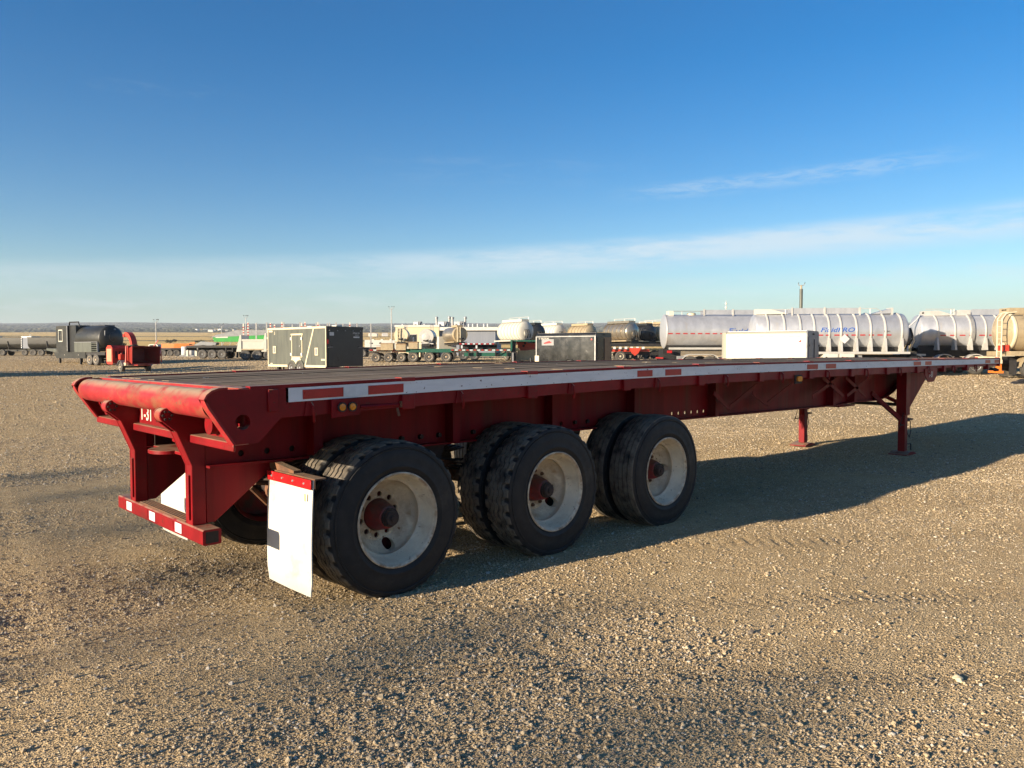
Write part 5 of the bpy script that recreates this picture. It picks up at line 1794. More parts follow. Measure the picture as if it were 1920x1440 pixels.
# light masts
def mast(label, u, d, top, heads, a=0, r=.11, thick=0):
    o = empty('light_mast')
    tag(o, label, 'light mast', 'yard light masts')
    p = at(u, d)
    H = 1.6 + (660.5 - top) / FOC * d - p.z
    px = d / FOC
    MB().tube([(0, 0, 0), (0, 0, H - 5 * px)], [max(r * 1.5, .55 * px), max(r, .38 * px)], 10).build('pole', M['galv' if thick == 0 else 'tan'], o)
    if thick:
        MB().tube([(0, 0, 0), (0, 0, H - 12 * px)], thick, 12).build('pole_sleeve', M['charcoal'], o)
    for k, (dx, tilt) in enumerate(heads):
        x = dx * px
        MB().tube([(0, 0, H - 6 * px), (x * .8, 0, H - 5.2 * px), (x, 0, H - 2.2 * px)], max(.05, .22 * px), 6).build('arm', M['galv'], o)
        MB().bar((x - 1.1 * px * math.cos(tilt), -.1, H - 1.1 * px - 1.1 * px * math.sin(tilt)), (x + 1.1 * px * math.cos(tilt), -.1, H - 1.1 * px + 1.1 * px * math.sin(tilt)), 1.6 * px, .9 * px).build('lamp_head', M['chas'], o)
    put(o, u, d, a, (0, 0))


mast('thin light mast standing on the left in front of the stubble field', 294, 250, 598, [(-4, -.3), (2, .6), (4.5, .9)])
mast('smallest light mast, far off behind the seed drill', 416.5, 420, 606, [(-3.5, .1), (3.5, .6)])
mast('light mast rising behind the green tank box and log stakes', 462, 270, 590.5, [(-3.5, -.3), (1, .6), (4.2, .9)])
mast('light mast with three heads beside the cream building', 734.5, 190, 574, [(-4.5, -.3), (1.2, .6), (5, .9)])
mast('tall thick light mast rising behind the lettered silver tanker', 1500, 105, 530, [(-5.5, .9), (6.0, .75)], thick=.22)

# floodlight mast behind the photographer: the soft T-shaped shadow on the gravel is its
o = empty('light_mast', (-53.4, 7.0, float(zbase(-53.4, 7.0))))
tag(o, 'floodlight mast with a long crossbar, out of view behind the photographer', 'light mast', 'yard light masts')
zt = 11.42 - o.location.z
MB().tube([(0, 0, 0), (0, 0, zt)], [.10, .07], 10).build('pole', M['galv'], o)
MB().box(-.06, .06, -2.9, 7.6, zt - .06, zt + .06).build("crossbar", M['galv'], o)
for k, y in enumerate((-2.5, -1.0, 1.2, 3.2, 5.2, 7.2)):
    MB().box(-.12, .14, y - .22, y + .22, zt + .061, zt + .20).build('lamp_head', M['chas'], o)

# far telecom mast, white and grey
o = empty('telecom_mast')
tag(o, 'white telecom mast poking up behind the smooth silver tanker', 'mast')
p = at(1360, 420)
H = 1.6 + (660.5 - 563) / FOC * 420 - p.z
MB().tube([(0, 0, 0), (0, 0, H)], [.35, .1], 8).build('pole', M['bw'], o)
for k in range(3):
    MB().lathe([(0, .2), (.1, .55), (.9, .55), (1, .2)], (0, 0, H - 5.5 + k * 2.1 - 1), 'z', 10).build('antenna', M['bw'], o)
put(o, 1360, 420, 0)


# ------------------------------------------------------------------ green lowbed and what stands behind it
def lowbed():
    o = empty('lowbed_trailer')
    d = 71.5
    k = d / FOC
    X = lambda u: (u - 690) * k
    tag(o, 'dark green lowbed trailer with six pale wheels and reflective deck edge', 'lowbed', 'heavy haul trailers')
    e1 = MB().box(X(733), X(960), -1.35, 1.35, 1.05, 1.2).build('deck', M['green'], o)
    MB().box(X(694), X(757), -1.3, 1.3, 1.0, 1.13).build('rear_deck', M['chas'], o)
    MB().box(X(762), X(848), -1.36, 1.36, .92, 1.25).build('bogie_frame', M['green'], o)
    MB().box(X(690), X(703), -1.25, 1.25, .85, .95).build('ramp_flap', M['chas'], o)
    for a, b in ((694, 757), (846, 960)):
        u = a
        c = 0
        while u < b - 6:
            MB().box(X(u), X(u + 5.5), -1.366, -1.361, 1.09, 1.18).build('reflective_tape', M['tape_red' if c % 2 == 0 else 'tape_white'], o)
            u += 7; c += 1
    MB().box(X(870), X(962), -1.0, 1.0, .56, .90).build('low_beam', M['green'], o)
    for u in (852, 860, 878, 893, 928, 950):
        MB().box(X(u), X(u + 2), -1.3, -1.01, .55, 1.04).build('outrigger', M['chas'], o)
    MB().bar((X(930), -1.2, .6), (X(942), -1.2, 1.0), .06, .06).build('brace', M['chas'], o)
    MB().box(X(957), X(960.5), -1.35, 1.35, 1.2, 2.05).build('riser', M['green'], o)
    MB().box(X(957), X(1008), -1.2, 1.2, 1.93, 2.05).build('neck', M['green'], o)
    MB().box(X(958), X(967), -1.1, 1.1, .2, 1.92).build('neck_box', M['chas'], o)
    MB().box(X(960), X(963), -1.3, -1.1, .0, .9).build('landing_leg', M['galv'], o)
    for u, r in ((705.5, .44), (729, .44), (753, .44), (775, .50), (805, .50), (837, .50)):
        wheel(o, X(u), -1.15, r, .36, -1, 'rim'); wheel(o, X(u), 1.15, r, .36, 1, 'rim')
        MB().tube([(X(u), -1, r), (X(u), 1, r)], .07, 8).build('axle', M['chas'], o)
    MB().lathe([(0, .12), (.5, .1), (.55, 0)], (X(788), -1.2, .5), 'z', 12).build('cone', M['tan'], o)
    put(o, 690, d, 0, (0, -1.15))


lowbed()


def step_deck():
    o = empty('flatbed_trailer')
    tag(o, 'flatbed trailer with red and white reflective edge right behind the green lowbed', 'trailer', 'flatbed trailers')
    d = 78; k = d / FOC
    X = lambda u: (u - 862) * k
    MB().box(X(862), X(932), -1.28, 1.28, 1.55, 1.72).build('deck', M['chas'], o)
    MB().box(X(862), X(932), -.5, .5, 1.0, 1.54).build('frame', M['chas'], o)
    u = 863; c = 0
    while u < 927:
        MB().box(X(u), X(u + 4), -1.29, -1.281, 1.6, 1.70).build('reflective_tape', M['tape_red' if c % 2 == 0 else 'tape_white'], o)
        u += 5; c += 1
    for u in (846, 870, 890):
        wheel(o, X(u), -1.0, .5, .3, -1, 'grey'); wheel(o, X(u), 1.0, .5, .3, 1, 'grey')
    for u in (866, 893):
        MB().box(X(u), X(u + 3), -1.25, -1.0, 1.2, 1.5).build('tool_box', M['lgrey'], o)
    put(o, 862, d, 0)


step_deck()


# vacuum tanks and trucks in front of the cream building
def vac(label, u, d, R, L, zc, m, headm, a, extra):
    o = empty('tank_truck')
    tag(o, label, 'tank truck', 'tank trucks')
    MB().lathe(tank_shell(L, R, R * .5), (0, 0, zc), 'x', 36).build('tank', M[m], o, ang=25)
    MB().lathe([(.0, R * .995), (R * .48, R * 1.02), (R * .55, R * 1.02), (R * .58, R * .99)], (0.02, 0, zc), 'x', 36).build('rib', M[headm], o)
    MB().lathe([(0, R * .55), (-.10, R * .55), (-.12, R * .45), (-.13, 0)], (.12, 0, zc - .1), 'x', 24).build('manway', M[headm], o)
    if extra:
        MB().tube([(-.1, R * .5, zc - R), (-.1, R * .5, zc + R)], .05, 6).tube([(-.1, R * .1, zc - R), (-.1, R * .1, zc + R)], .05, 6).build('ladder', M['cream'], o)
        for k in range(4):
            MB().tube([(-.1, R * .1, zc - R * .8 + k * R * .45), (-.1, R * .5, zc - R * .8 + k * R * .45)], .03, 6).build('rung', M['cream'], o)
        MB().box(.3, 2.2, -.35, .35, zc + R, zc + R + .22).build('spill_box', M[headm], o)
    rl = MB()
    for x in (.3, 1.6, 2.9):
        rl.tube([(x, -R * .55, zc + R * .8), (x, -R * .55, zc + R + .55)], .03, 6)
    rl.tube([(.3, -R * .55, zc + R + .55), (2.9, -R * .55, zc + R + .55)], .03, 6)
    rl.build('railing', M['galv'], o)
    MB().tube([(-.15, -R * .35, zc - R * .5), (-.3, 0, zc - R * .65), (-.15, R * .3, zc - R * .55)], .09, 8).build('hose', M['black'], o)
    MB().box(-.2, L, -.45, .45, zc - R - .3, zc - R - .0).build('chassis', M['chas'], o)
    MB().box(.1, L * .8, -R * .95, R * .95, zc - R - .05, zc - R + .05).build('deck', M['lgrey' if m == 'bw' else 'tan'], o)
    MB().box(-.3, -.1, -1.1, 1.1, .7, .9).build('bumper', M['rust'], o)
    for x in (1.0, 2.3):
        wheel(o, x, -1.0, .5, .3, -1, 'grey'); wheel(o, x, 1.0, .5, .3, 1, 'grey')
    MB().box(L + .1, L + 1.9, -1.1, 1.1, .8, 2.6).build('cab', M['bw'], o)
    wheel(o, L + 1.2, -1.0, .5, .3, -1, 'grey'); wheel(o, L + 1.2, 1.0, .5, .3, 1, 'grey')
    put(o, u, d, a)
    return o


vac('small tan tank truck at the left corner of the cream building', 752, 92, .82, 3.2, 2.75, 'tan', 'cream', 92, True)
vac('white tank truck in front of the cream wall seen from behind', 799, 92, .88, 3.4, 2.6, 'bw', 'alu_w', 88, False)
vac('larger steel tank truck with tan rear head before the shade-grey wing', 864, 88, .86, 4.4, 2.75, 'steel', 'tan', 114, True)
# pallets of stone and timber crates on the lowbed deck line
for k, (u, w_, h_, m) in enumerate(((727, .95, .55, 'brown'), (753, .75, .5, 'brown'), (776, .7, .55, 'brown'))):
    o = empty('crate')
    tag(o, ('stepped tan crate on the lowbed, leftmost of three', 'square tan crate on the lowbed, middle of three', 'tan crate with lid on the lowbed, rightmost of three')[k], 'crate', 'crates on the lowbed')
    MB().box(-w_ * .6, w_ * .6, -.5, .5, 0, h_).build('box', M['tan'], o)
    MB().box(-w_ * .62, w_ * .62, -.52, .52, h_, h_ + .1).build('lid', M['brown'], o)
    if k == 0:
        MB().box(-w_ * .6 - .4, -w_ * .6 - .01, -.5, .5, 0, h_ * .55).build('step', M['brown'], o)
    put(o, u, 71.5, 0, (0, 0), 1.13 if k < 2 else 1.25)

# fifth-wheel camper
o = empty('camper')
tag(o, 'long white camper with dark swoosh graphics left of the cream building', 'camper')
MB().prism([(0, .7), (10.6, .7), (10.9, 1.6), (10.7, 3.0), (.15, 3.2), (0, 3.0)], -1.25, 1.25).build('body', M['alu_w'], o)
MB().prism([(2.2, 1.5), (6.0, 1.2), (8.6, 1.75), (6.2, 1.5)], -1.262, -1.251).build('graphic', M['grey'], o)
MB().prism([(4.8, 1.9), (6.4, 1.7), (9.4, 1.45), (6.2, 1.55)], -1.274, -1.263).build('graphic', M['chas'], o)
MB().box(4.6, 5.2, -1.29, -1.276, 1.9, 2.4).build('window', M['glass'], o)
MB().box(1.6, 2.6, -1.27, -1.251, 1.9, 2.3).build('window', M['glass'], o)
for x in (2, 4.8, 7.6, 9.4):
    MB().box(x, x + .7, -.4, .4, 3.05, 3.4).build('roof_vent', M['bw'], o)
for x in (3.6, 4.7):
    wheel(o, x, -1.05, .4, .25, -1, 'grey'); wheel(o, x, 1.05, .4, .25, 1, 'grey')
MB().box(.2, 10, -1.2, 1.2, .45, .69).build('frame', M['chas'], o)
put(o, 686, 238, -4)


# ------------------------------------------------------------------ cream building
def building():
    o = empty('building')
    d = 128
    tag(o, 'flat-roofed cream building with wing coloured grey for its shade, stacks and rooftop units', 'building')
    k = d / FOC
    X = lambda u: (u - 742) * k
    H = 1.6 + (660.5 - 609.5) / FOC * d - at(790, d).z
    MB().box(0, X(824), 0, 14, 0, H - .3).build('wall', M['bldg'], o)
    MB().box(-.12, X(825), -.15, 14.2, H - .3, H).build('parapet', M['roofw'], o)
    MB().box(X(824) + .01, X(929), .5, 12, 0, H - .9).build('wing_wall', M['bldg_shade'], o)
    MB().box(X(825) + .01, X(934), -.1, 12.4, H - .9, H - .35).build('wing_fascia', M['roofw'], o)
    w = MB().box(X(768), X(782), -.06, -.001, 1.0, H - 1.5).build('window', M['galv'], o)
    MB().box(X(768.7), X(772.5), -.09, -.061, 1.1, H - 1.6).box(X(773.2), X(781.4), -.09, -.061, 1.1, H - 1.6).build('pane', M['glass'], w)
    for u, t in ((814, 594), (838.5, 593.5), (844.5, 594.5), (869, 594)):
        z1 = 1.6 + (660.5 - t) / FOC * (d + 3) - at(u, d).z
        s = MB().tube([(X(u), 3, H - .5), (X(u), 3, z1)], .19, 12).build('roof_stack', M['galv'], o)
        MB().lathe([(0, .19), (.05, .27), (.35, .27), (.4, .19)], (X(u), 3, z1 - .4), 'z', 12).build('stack_cap', M['galv'], s)
    for u0, u1, b in ((771, 785, 4), (818, 835, 3), (849, 865, 3)):
        c = MB().box(X(u0), X(u1 - 5), 2.2, 4.0, H - .35, H + .62).build('rooftop_unit', M['lgrey'], o)
        MB().prism([(X(u1 - 5), H - .1), (X(u1 - 4), H - .1), (X(u1), H + .7), (X(u1 - 5), H + .7)], 2.3, 3.9).build('hood', M['grey'], c)
        MB().box(X(u0 + 2), X(u0 + 6), 2.17, 2.199, H - .2, H + .2).build('grille', M['void'], c)
    for u in (750, 792, 876, 884, 893, 905, 912):
        MB().box(X(u), X(u + 2), 1.5, 1.8, H - .36, H + .25).build('roof_vent', M['lgrey'], o)
    put(o, 742, d, -4)


building()
# white storage totes stacked in two tiers
def tote():
    o = empty('storage_tote')
    MB().box(-.5, .5, -.5, .5, .16, 1.14).build('bottle', M['tote'], o, .03)
    cg = MB()
    for x in (-.51, -.17, .17, .51):
        cg.box(x - .02, x + .02, -.53, -.505, .14, 1.16)
    for z in (.16, .5, .84, 1.15):
        cg.box(-.53, .53, -.55, -.531, z - .02, z + .02)
    cg.build('cage', M['galv'], o)
    MB().box(-.52, .52, -.52, .52, .0, .14).build('pallet', M['grey'], o)
    return o


pr = tote()
tag(pr, 'white caged storage tote in the stacked row before the shade-grey wing', 'storage tote', 'stacked white totes')
first = True
for col_ in range(15):
    for tier in range(3):
        u = 822 + col_ * 7.9
        if 832 < u < 872 and tier < 2:
            continue
        t = pr if first else copy_tree(pr)
        first = False
        put(t, u, 160, 0, (0, 0), tier * 1.18 + 0.1)
        t['label'] = 'white caged storage tote in the %s tier of the stack, %s column from the left' % (
            ('bottom', 'middle', 'top')[tier], ('first second third fourth fifth sixth seventh eighth ninth tenth eleventh twelfth thirteenth fourteenth fifteenth').split()[col_])


# white ribbed tank trailer behind the lowbed, and tanks further right
def ribbed(label, u, d, R, L, zc, a, m, n, dark=False, truck=True, cat='tank truck', hr=.35):
    o = empty('tank_truck')
    tag(o, label, cat, 'tank trucks')
    MB().lathe(tank_shell(L, R, R * hr), (0, 0, zc), 'x', 44).build('tank', M[m], o, ang=25)
    for k in range(n):
        x = R * .45 + (L - R * .9) * k / (n - 1)
        MB().lathe([(x - .06, R + .002), (x - .04, R + .07), (x + .04, R + .07), (x + .06, R + .002)], (0, 0, zc), 'x', 40).build('rib', M[m], o)
    MB().box(.4, L - .4, -.4, .4, zc + R + .01, zc + R + .25).build('spill_box', M[m], o)
    rl = MB()
    for x in (.5, L * .5, L - .5):
        rl.tube([(x, -.5, zc + R * .8), (x, -.5, zc + R + .5)], .03, 6)
    rl.tube([(.5, -.5, zc + R + .5), (L - .5, -.5, zc + R + .5)], .03, 6)
    rl.build('railing', M['alu_w'], o)
    MB().box(-.1, L + .2, -.5, .5, zc - R - .35, zc - R * .9).build('chassis', M['chas'], o)
    MB().box(-.1, L, -1.15, 1.15, zc - R - .06, zc - R + .04).build('deck', M['bw' if m in ('bw', 'alu_w') else 'tan'], o)
    MB().lathe([(0, .3), (-.1, .3), (-.12, 0)], (.06, .0, zc - .2), 'x', 18).build('manway', M[m], o)
    mb = MB()
    for k in range(3):
        mb.tube([(-.12, -.3 + .3 * k, zc - R * .7), (-.3, -.2 + .25 * k, zc - R * .3), (-.1, -.1 + .2 * k, zc + R * .2)], .05, 6)
    mb.build('hose', M['black'], o)
    for x in (.8, 2.1):
        wheel(o, x, -1.05, .5, .3, -1, 'cream'); wheel(o, x, 1.05, .5, .3, 1, 'cream')
    put(o, u, d, a)
    return o


ribbed('white ribbed vacuum tank truck behind the neck of the green lowbed', 988, 77, .95, 4.6, 2.95, 121, 'bw', 7)
ribbed('white domed tank truck just showing above the black cargo trailer', 1052, 92, .95, 4.8, 3.0, 121, 'bw', 7)
ribbed('dark ribbed tank truck hidden behind the left end of the black cargo trailer', 1012, 84, .9, 4.0, 2.85, 121, 'dark', 7)
ribbed('tan domed tank truck showing above the rear of the black cargo trailer', 1110, 90, .9, 4.0, 2.95, 121, 'tan', 6)
rb = ribbed('weathered steel ribbed tank truck with pointed shiny head right of the black cargo trailer', 1189, 80, .93, 4.4, 2.9, 121, 'steel', 6, hr=.55)
MB().prism([(-.2, .95), (3.6, .95), (3.6, 1.3), (-.2, 1.25)], .46, .6).build('side_rail', M['chas'], rb)
ribbed('ribbed tank truck coloured dark for its shade between the two steel tanks', 1222, 86, .9, 3.2, 2.85, 121, 'dark', 8)  # black colour stands for the shade on this second tank
ribbed('dusty tan ribbed tank truck at the left end of the silver tanker', 1247, 88, .98, 4.6, 3.0, 121, 'tan', 8)
# red bogie carrying the weathered tank, and the red-orange tractor frame behind the lowbed neck
o = empty('tank_dolly')
tag(o, 'orange-red dolly with one pale wheel behind the black cargo trailer', 'dolly')
MB().box(-1.6, 3.2, -.5, .5, .95, 1.15).build('frame', M['orange_red'], o)
MB().box(-1.7, 5.0, -1.1, 1.1, 1.45, 1.72).build('deck', M['chas'], o)
for k in range(8):
    MB().box(-1.5 + k * .55, -1.25 + k * .55, -1.13, -1.101, 1.2, 1.42).build('deck_post', M['lgrey'], o)
MB().prism([(1.1, 1.3), (2.3, 1.3), (2.0, .8), (1.7, .55), (1.4, .8)], -1.15, -.9).build('bracket', M['orange_red'], o)
wheel(o, .3, -1.05, .5, .32, -1, 'cream'); wheel(o, .3, 1.05, .5, .32, 1, 'cream')
wheel(o, 4.6, -1.05, .5, .32, -1, 'chas'); wheel(o, 4.6, 1.05, .5, .32, 1, 'chas')
MB().box(.3, 4.6, -.3, .3, .6, .94).build('axle_beam', M['chas'], o)
put(o, 1163, 74, 0, (.3, -1.05))
o = empty('tractor_frame')
tag(o, 'bare orange-red tractor frame with round holes beside the lowbed neck', 'truck frame')
fr = MB().prism([(0, 2.0), (1.0, 1.95), (1.2, 1.75), (5, 1.75), (5, 1.15), (1.6, 1.15), (.5, .95)], -.5, -.38).build('frame_rail', M['orange_red'], o)
MB().prism([(0, 2.0), (1.0, 1.95), (1.2, 1.75), (5, 1.75), (5, 1.15), (1.6, 1.15), (.5, .95)], .38, .5).build('frame_rail', M['orange_red'], o)
for x, z in ((.75, 1.5), (2.0, 1.5), (2.5, 1.55), (3.0, 1.45), (.9, 1.75)):
    MB().lathe([(0, .12), (-.01, .12)], (x, -.501, z), n=14).build('hole', M['void'], fr)
MB().box(.2, .4, -.37, .37, 1.3, 1.8).build('cross_member', M['orange_red'], o)
for x in (.2, 2.7):
    MB().prism([(x - .2, .15), (x + 2.2, .15), (x + 1.9, 1.05), (x, 1.05)], -.9, .9).build('concrete_block', M['tan'], o)
wheel(o, 4.4, -1.0, .45, .3, -1, 'grey'); wheel(o, 4.4, 1.0, .45, .3, 1, 'grey')
put(o, 967, 74, 0, (0, -.5))


# ------------------------------------------------------------------ left edge: dark-painted dump trailers, orange carriers, pickup
def half_round(label, u, d, a):
    o = empty('dump_trailer')
    tag(o, label, 'dump trailer', 'half-round dump trailers')
    R = 1.22
    poly = [(-R, 2.95), (-R, 2.0)] + [(-R * math.cos(t), 2.0 - .95 * math.sin(t)) for t in np.linspace(.2, math.pi - .2, 9)] + [(R, 2.0), (R, 2.95)]
    MB().prism(poly, 0, 5.4, 'x').build('body', M['blk_paint'], o)
    MB().box(-.06, 5.46, -R - .06, R + .06, 2.951, 3.05).build('top_rail', M['chas'], o)
    for k in range(5):
        MB().box(5.47, 5.56, -R, R, 1.25 + k * .36, 1.5 + k * .36).build('head_panel', M['alu'], o)
    MB().box(5.47, 7.2, -1.15, 1.15, 2.95, 3.22).build('head_step', M['alu_w'], o)
    MB().box(5.57, 7.2, -1.1, 1.1, 1.2, 2.94).build('tool_locker', M['bldg_shade'], o)
    MB().tube([(6.9, -1.1, 3.2), (6.9, -1.1, 3.5), (7.15, -1.1, 3.5), (7.15, -1.1, 3.2)], .06, 6).build('tarp_arm', M['bw'], o)
    MB().bar((3.2, -1.26, 2.4), (3.4, -1.26, 1.0), .14, .06).build('ladder', M['chas'], o)
    MB().box(-.2, 7.0, -.5, .5, .7, 1.0).build('chassis', M['chas'], o)
    for x in (.9, 2.2, 6.0):
        wheel(o, x, -1.05, .52, .34, -1, 'chas'); wheel(o, x, 1.05, .52, .34, 1, 'chas')
    put(o, u, d, a)


half_round('dark half-round dump trailer nearest the black lowboy, mostly hidden', 62, 128, -2)
half_round('dark half-round dump trailer second from the left edge of the view', -10, 129, -2)
half_round('dark half-round dump trailer cut by the left edge of the view', -82, 129, -2)


def carrier(label, u, d, a, m):
    o = empty('equipment_carrier')
    tag(o, label, 'trailer', 'orange carriers in the distance')
    MB().box(0, 5.2, -1.2, 1.2, 1.0, 1.25).build('deck', M['chas'], o)
    MB().prism([(.3, 1.26), (4.2, 1.26), (3.8, 1.75), (1.0, 1.6)], -1.1, -.6).build('boom', M[m], o)
    MB().box(.2, 2.4, -.5, .9, 1.26, 1.9).build('engine_cover', M[m], o)
    MB().bar((2.5, 0, 1.4), (5.4, 0, 2.1), .25, .25).build('arm', M[m], o)
    MB().box(.0, 5, -.4, .4, .6, .99).build('frame', M['chas'], o)
    for x in (.8, 1.9, 4.2):
        wheel(o, x, -1.0, .48, .3, -1, 'chas'); wheel(o, x, 1.0, .48, .3, 1, 'chas')
    put(o, u, d, a)


carrier('small orange machine on a dark carrier right of the wood chipper', 304, 122, -3, 'orange')
carrier('orange machine with raised arm left of the black flatbed', 327, 118, 4, 'orange')
o = empty('pickup_truck')
tag(o, 'white pickup truck half hidden behind the wood chipper', 'pickup')
MB().prism([(0, .55), (5.4, .55), (5.5, 1.15), (4.1, 1.25), (3.5, 1.85), (1.9, 1.85), (1.6, 1.25), (0, 1.25)], -.95, .95).build('body', M['bw'], o)
MB().prism([(1.9, 1.28), (3.75, 1.28), (3.4, 1.76), (2.0, 1.76)], -.962, -.951).build('window', M['glass'], o)
for x in (1.1, 4.3):
    wheel(o, x, -.85, .4, .26, -1, 'alu'); wheel(o, x, .85, .4, .26, 1, 'alu')
put(o, 272, 128, -20)
o = empty('parked_car')
tag(o, 'small blue car behind the infeed hopper of the wood chipper', 'car')
MB().prism([(0, .4), (4.2, .4), (4.3, .9), (3.4, 1.0), (2.8, 1.45), (1.2, 1.45), (.6, 1.0), (0, .95)], -.85, .85).build('body', M['navy'], o)
MB().prism([(1.0, 1.02), (3.2, 1.02), (2.75, 1.38), (1.3, 1.38)], -.862, -.851).build('window', M['glass'], o)
for x in (.8, 3.4):
    wheel(o, x, -.78, .33, .2, -1, 'alu'); wheel(o, x, .78, .33, .2, 1, 'alu')
put(o, 258, 124, 0)
for k, u in enumerate((347, 359)):
    o = empty('storage_drum')
    tag(o, ('white plastic drum standing left of the black flatbed, the left one of two', 'white plastic drum at the rear wheels of the black flatbed, the right one of two')[k], 'drum', 'white drums')
    MB().lathe([(0, .42), (.05, .45), (.5, .45), (.53, .47), (.56, .45), (1.1, .45), (1.15, .42), (1.2, .0)], (0, 0, .25), 'z', 20).build('drum', M['tote'], o)
    MB().box(-.55, .55, -.5, .5, 0, .24).build('pallet', M['grey'], o)
    put(o, u, 108, 0)


# ------------------------------------------------------------------ box trailers parked just beyond the left edge; their long shadows cross the yard
for k, w_ in enumerate((54.2, 64.5)):
    o = empty('box_trailer')
    tag(o, ('white box trailer just beyond the left edge of the view, the nearer of two', 'white box trailer just beyond the left edge of the view, the farther of two')[k], 'trailer', 'box trailers')
    MB().box(-13.6, 0, -1.28, 1.28, 1.15, 4.05).build('body', M['bw'], o)
    for y in (-1.27, .01):
        MB().box(-13.66, -13.601, y, y + 1.26, 1.2, 4.0).build('rear_door', M['bw'], o)
    MB().box(-13.4, -.2, -.5, .5, .85, 1.149).build('frame', M['chas'], o)
    for x in (-12.4, -11.1):
        wheel(o, x, -1.1, .5, .32, -1, 'rim'); wheel(o, x, 1.1, .5, .32, 1, 'rim')
    for y in (-.8, .8):
        MB().box(-3.0, -2.85, y - .07, y + .07, 0, .85).build('landing_leg', M['chas'], o)
    l_, d_ = .8 * -6.0 - .6 * w_, .6 * -6.0 + .8 * w_           # 6 m short of the frame edge, measured along the sun's direction
    h_ = R_((19, 14)[k])
    q = CAM[:2] + _fh * d_ + RT[:2] * l_ + np.array([math.cos(h_), math.sin(h_)]) * 6.8
    o.location = (q[0], q[1], float(zbase(*q))); o.rotation_euler = (0, 0, h_)


# ------------------------------------------------------------------ plants and far buildings
def leaf_clump(name, m, parent, c, rad, n, size, seed):
    r = np.random.default_rng(seed)
    lobes = [(r.normal(0, .42, 3) * np.array(rad), r.uniform(.35, .62)) for _ in range(7)]
    vs = []; fs = []
    for i in range(n):
        l, s = lobes[r.integers(len(lobes))]
        v = r.normal(0, 1, 3); v /= np.linalg.norm(v)
        p = np.array(c) + l + v * np.array(rad) * s * r.uniform(.65, 1.0)
        a = r.normal(0, 1, 3); a /= np.linalg.norm(a)
        b = np.cross(a, r.normal(0, 1, 3)); b /= np.linalg.norm(b) + 1e-6
        q = size * r.uniform(.6, 1.4)
        k = len(vs)
        vs += [p - a * q, p + b * q * .6, p + a * q, p - b * q * .6]
        fs.append((k, k + 1, k + 2, k + 3))
    me = bpy.data.meshes.new(name)
    me.from_pydata([tuple(map(float, v)) for v in vs], [], fs)
    me.materials.append(M[m])
    return link(name, me, parent)


def shrub(label, u, d, w, h, m, seed, cat='bush', name='bush'):
    o = empty(name)
    tag(o, label, cat, 'bushes and trees beyond the yard')
    leaf_clump('foliage', m, o, (0, 0, h * .55), (w * .5, w * .5, h * .45), 620, max(.12, w * .075), seed)
    tr = MB()
    for k in range(3):
        tr.tube([(.1 * k - .1, 0, -.3), ((k - 1) * w * .08, .05, h * .25), ((k - 1) * w * .16, .05, h * .6)], [.06 + .01 * h, .05, .02], 6)
    tr.build('trunk' if name == 'tree' else 'stems', M['brown'], o)
    put(o, u, d, 0)


for i, (u, d, w, h, lab) in enumerate((
        (232, 280, 11, 15, 'slim tree seen through the chute of the wood chipper'),
        (318, 520, 12, 9, 'bush on the hedge line right of the left light mast, lower half of a pair'),
        (329, 520, 12, 8, 'bush on the hedge line, the right one of a pair'),
        (307, 240, 14, 5, 'low bush behind the orange machines, left of the taller bush'),
        (338, 230, 24, 10, 'broad dark bush behind the orange machine with raised arm'),
        (372, 235, 18, 10, 'dark bush behind the tail of the black flatbed'),
        (378, 500, 18, 8, 'wide bush in the field above the black flatbed'),
        (284, 240, 16, 7, 'low bush at the foot of the left light mast'),
        (268, 250, 12, 7, 'low bush behind the infeed hopper of the wood chipper'),
        (697, 300, 15, 13, 'olive tree above the left end of the camper'),
        (709, 310, 15, 13, 'olive tree above the middle of the camper'),
        (721, 300, 14, 12, 'olive tree above the right half of the camper'),
        (731, 290, 13, 12, 'dark tree at the foot of the mast by the cream building'))):
    w *= d / FOC; h *= d / FOC
    tr_ = 'tree' in lab
    shrub(lab, u, d, w, h, 'leaf' if i % 2 else 'leaf2', 40 + i, 'tree' if tr_ else 'bush', 'tree' if tr_ else 'bush')

# far-off woods: one mass of clumps beyond the fields
def woods():
    vs = []; fs = []
    r = np.random.default_rng(3)
    for i in range(2600):
        d = 2150 * math.exp(r.uniform(0, .8)); u = r.uniform(-250, 2200)
        p = at(u, d)
        w = r.uniform(6, 15) * (.6 + d / 2500); h = r.uniform(1.6, 3.4) * (1 if d < 1000 else 1.6)
        k = len(vs)
        n = 7
        for ring, (rr, zz) in enumerate(((1, -.6), (.92, .45), (.45, 1.0))):
            for q in range(n):
                a = 2 * math.pi * q / n
                j = r.uniform(.75, 1.2)
                vs.append((p.x + w * rr * j * math.cos(a) * .6, p.y + w * rr * j * math.sin(a) * .6, p.z + h * zz * r.uniform(.8, 1.15)))
        for ring in range(2):
            for q in range(n):
                fs.append((k + ring * n + q, k + ring * n + (q + 1) % n, k + ring * n + n + (q + 1) % n, k + ring * n + n + q))
        fs.append(tuple(k + 2 * n + q for q in range(n)))
    me = bpy.data.meshes.new('distant_woods')
    me.from_pydata(vs, [], fs)
    me.materials.append(M['leaf2'])
    tag(link('distant_woods', me), kind='stuff')


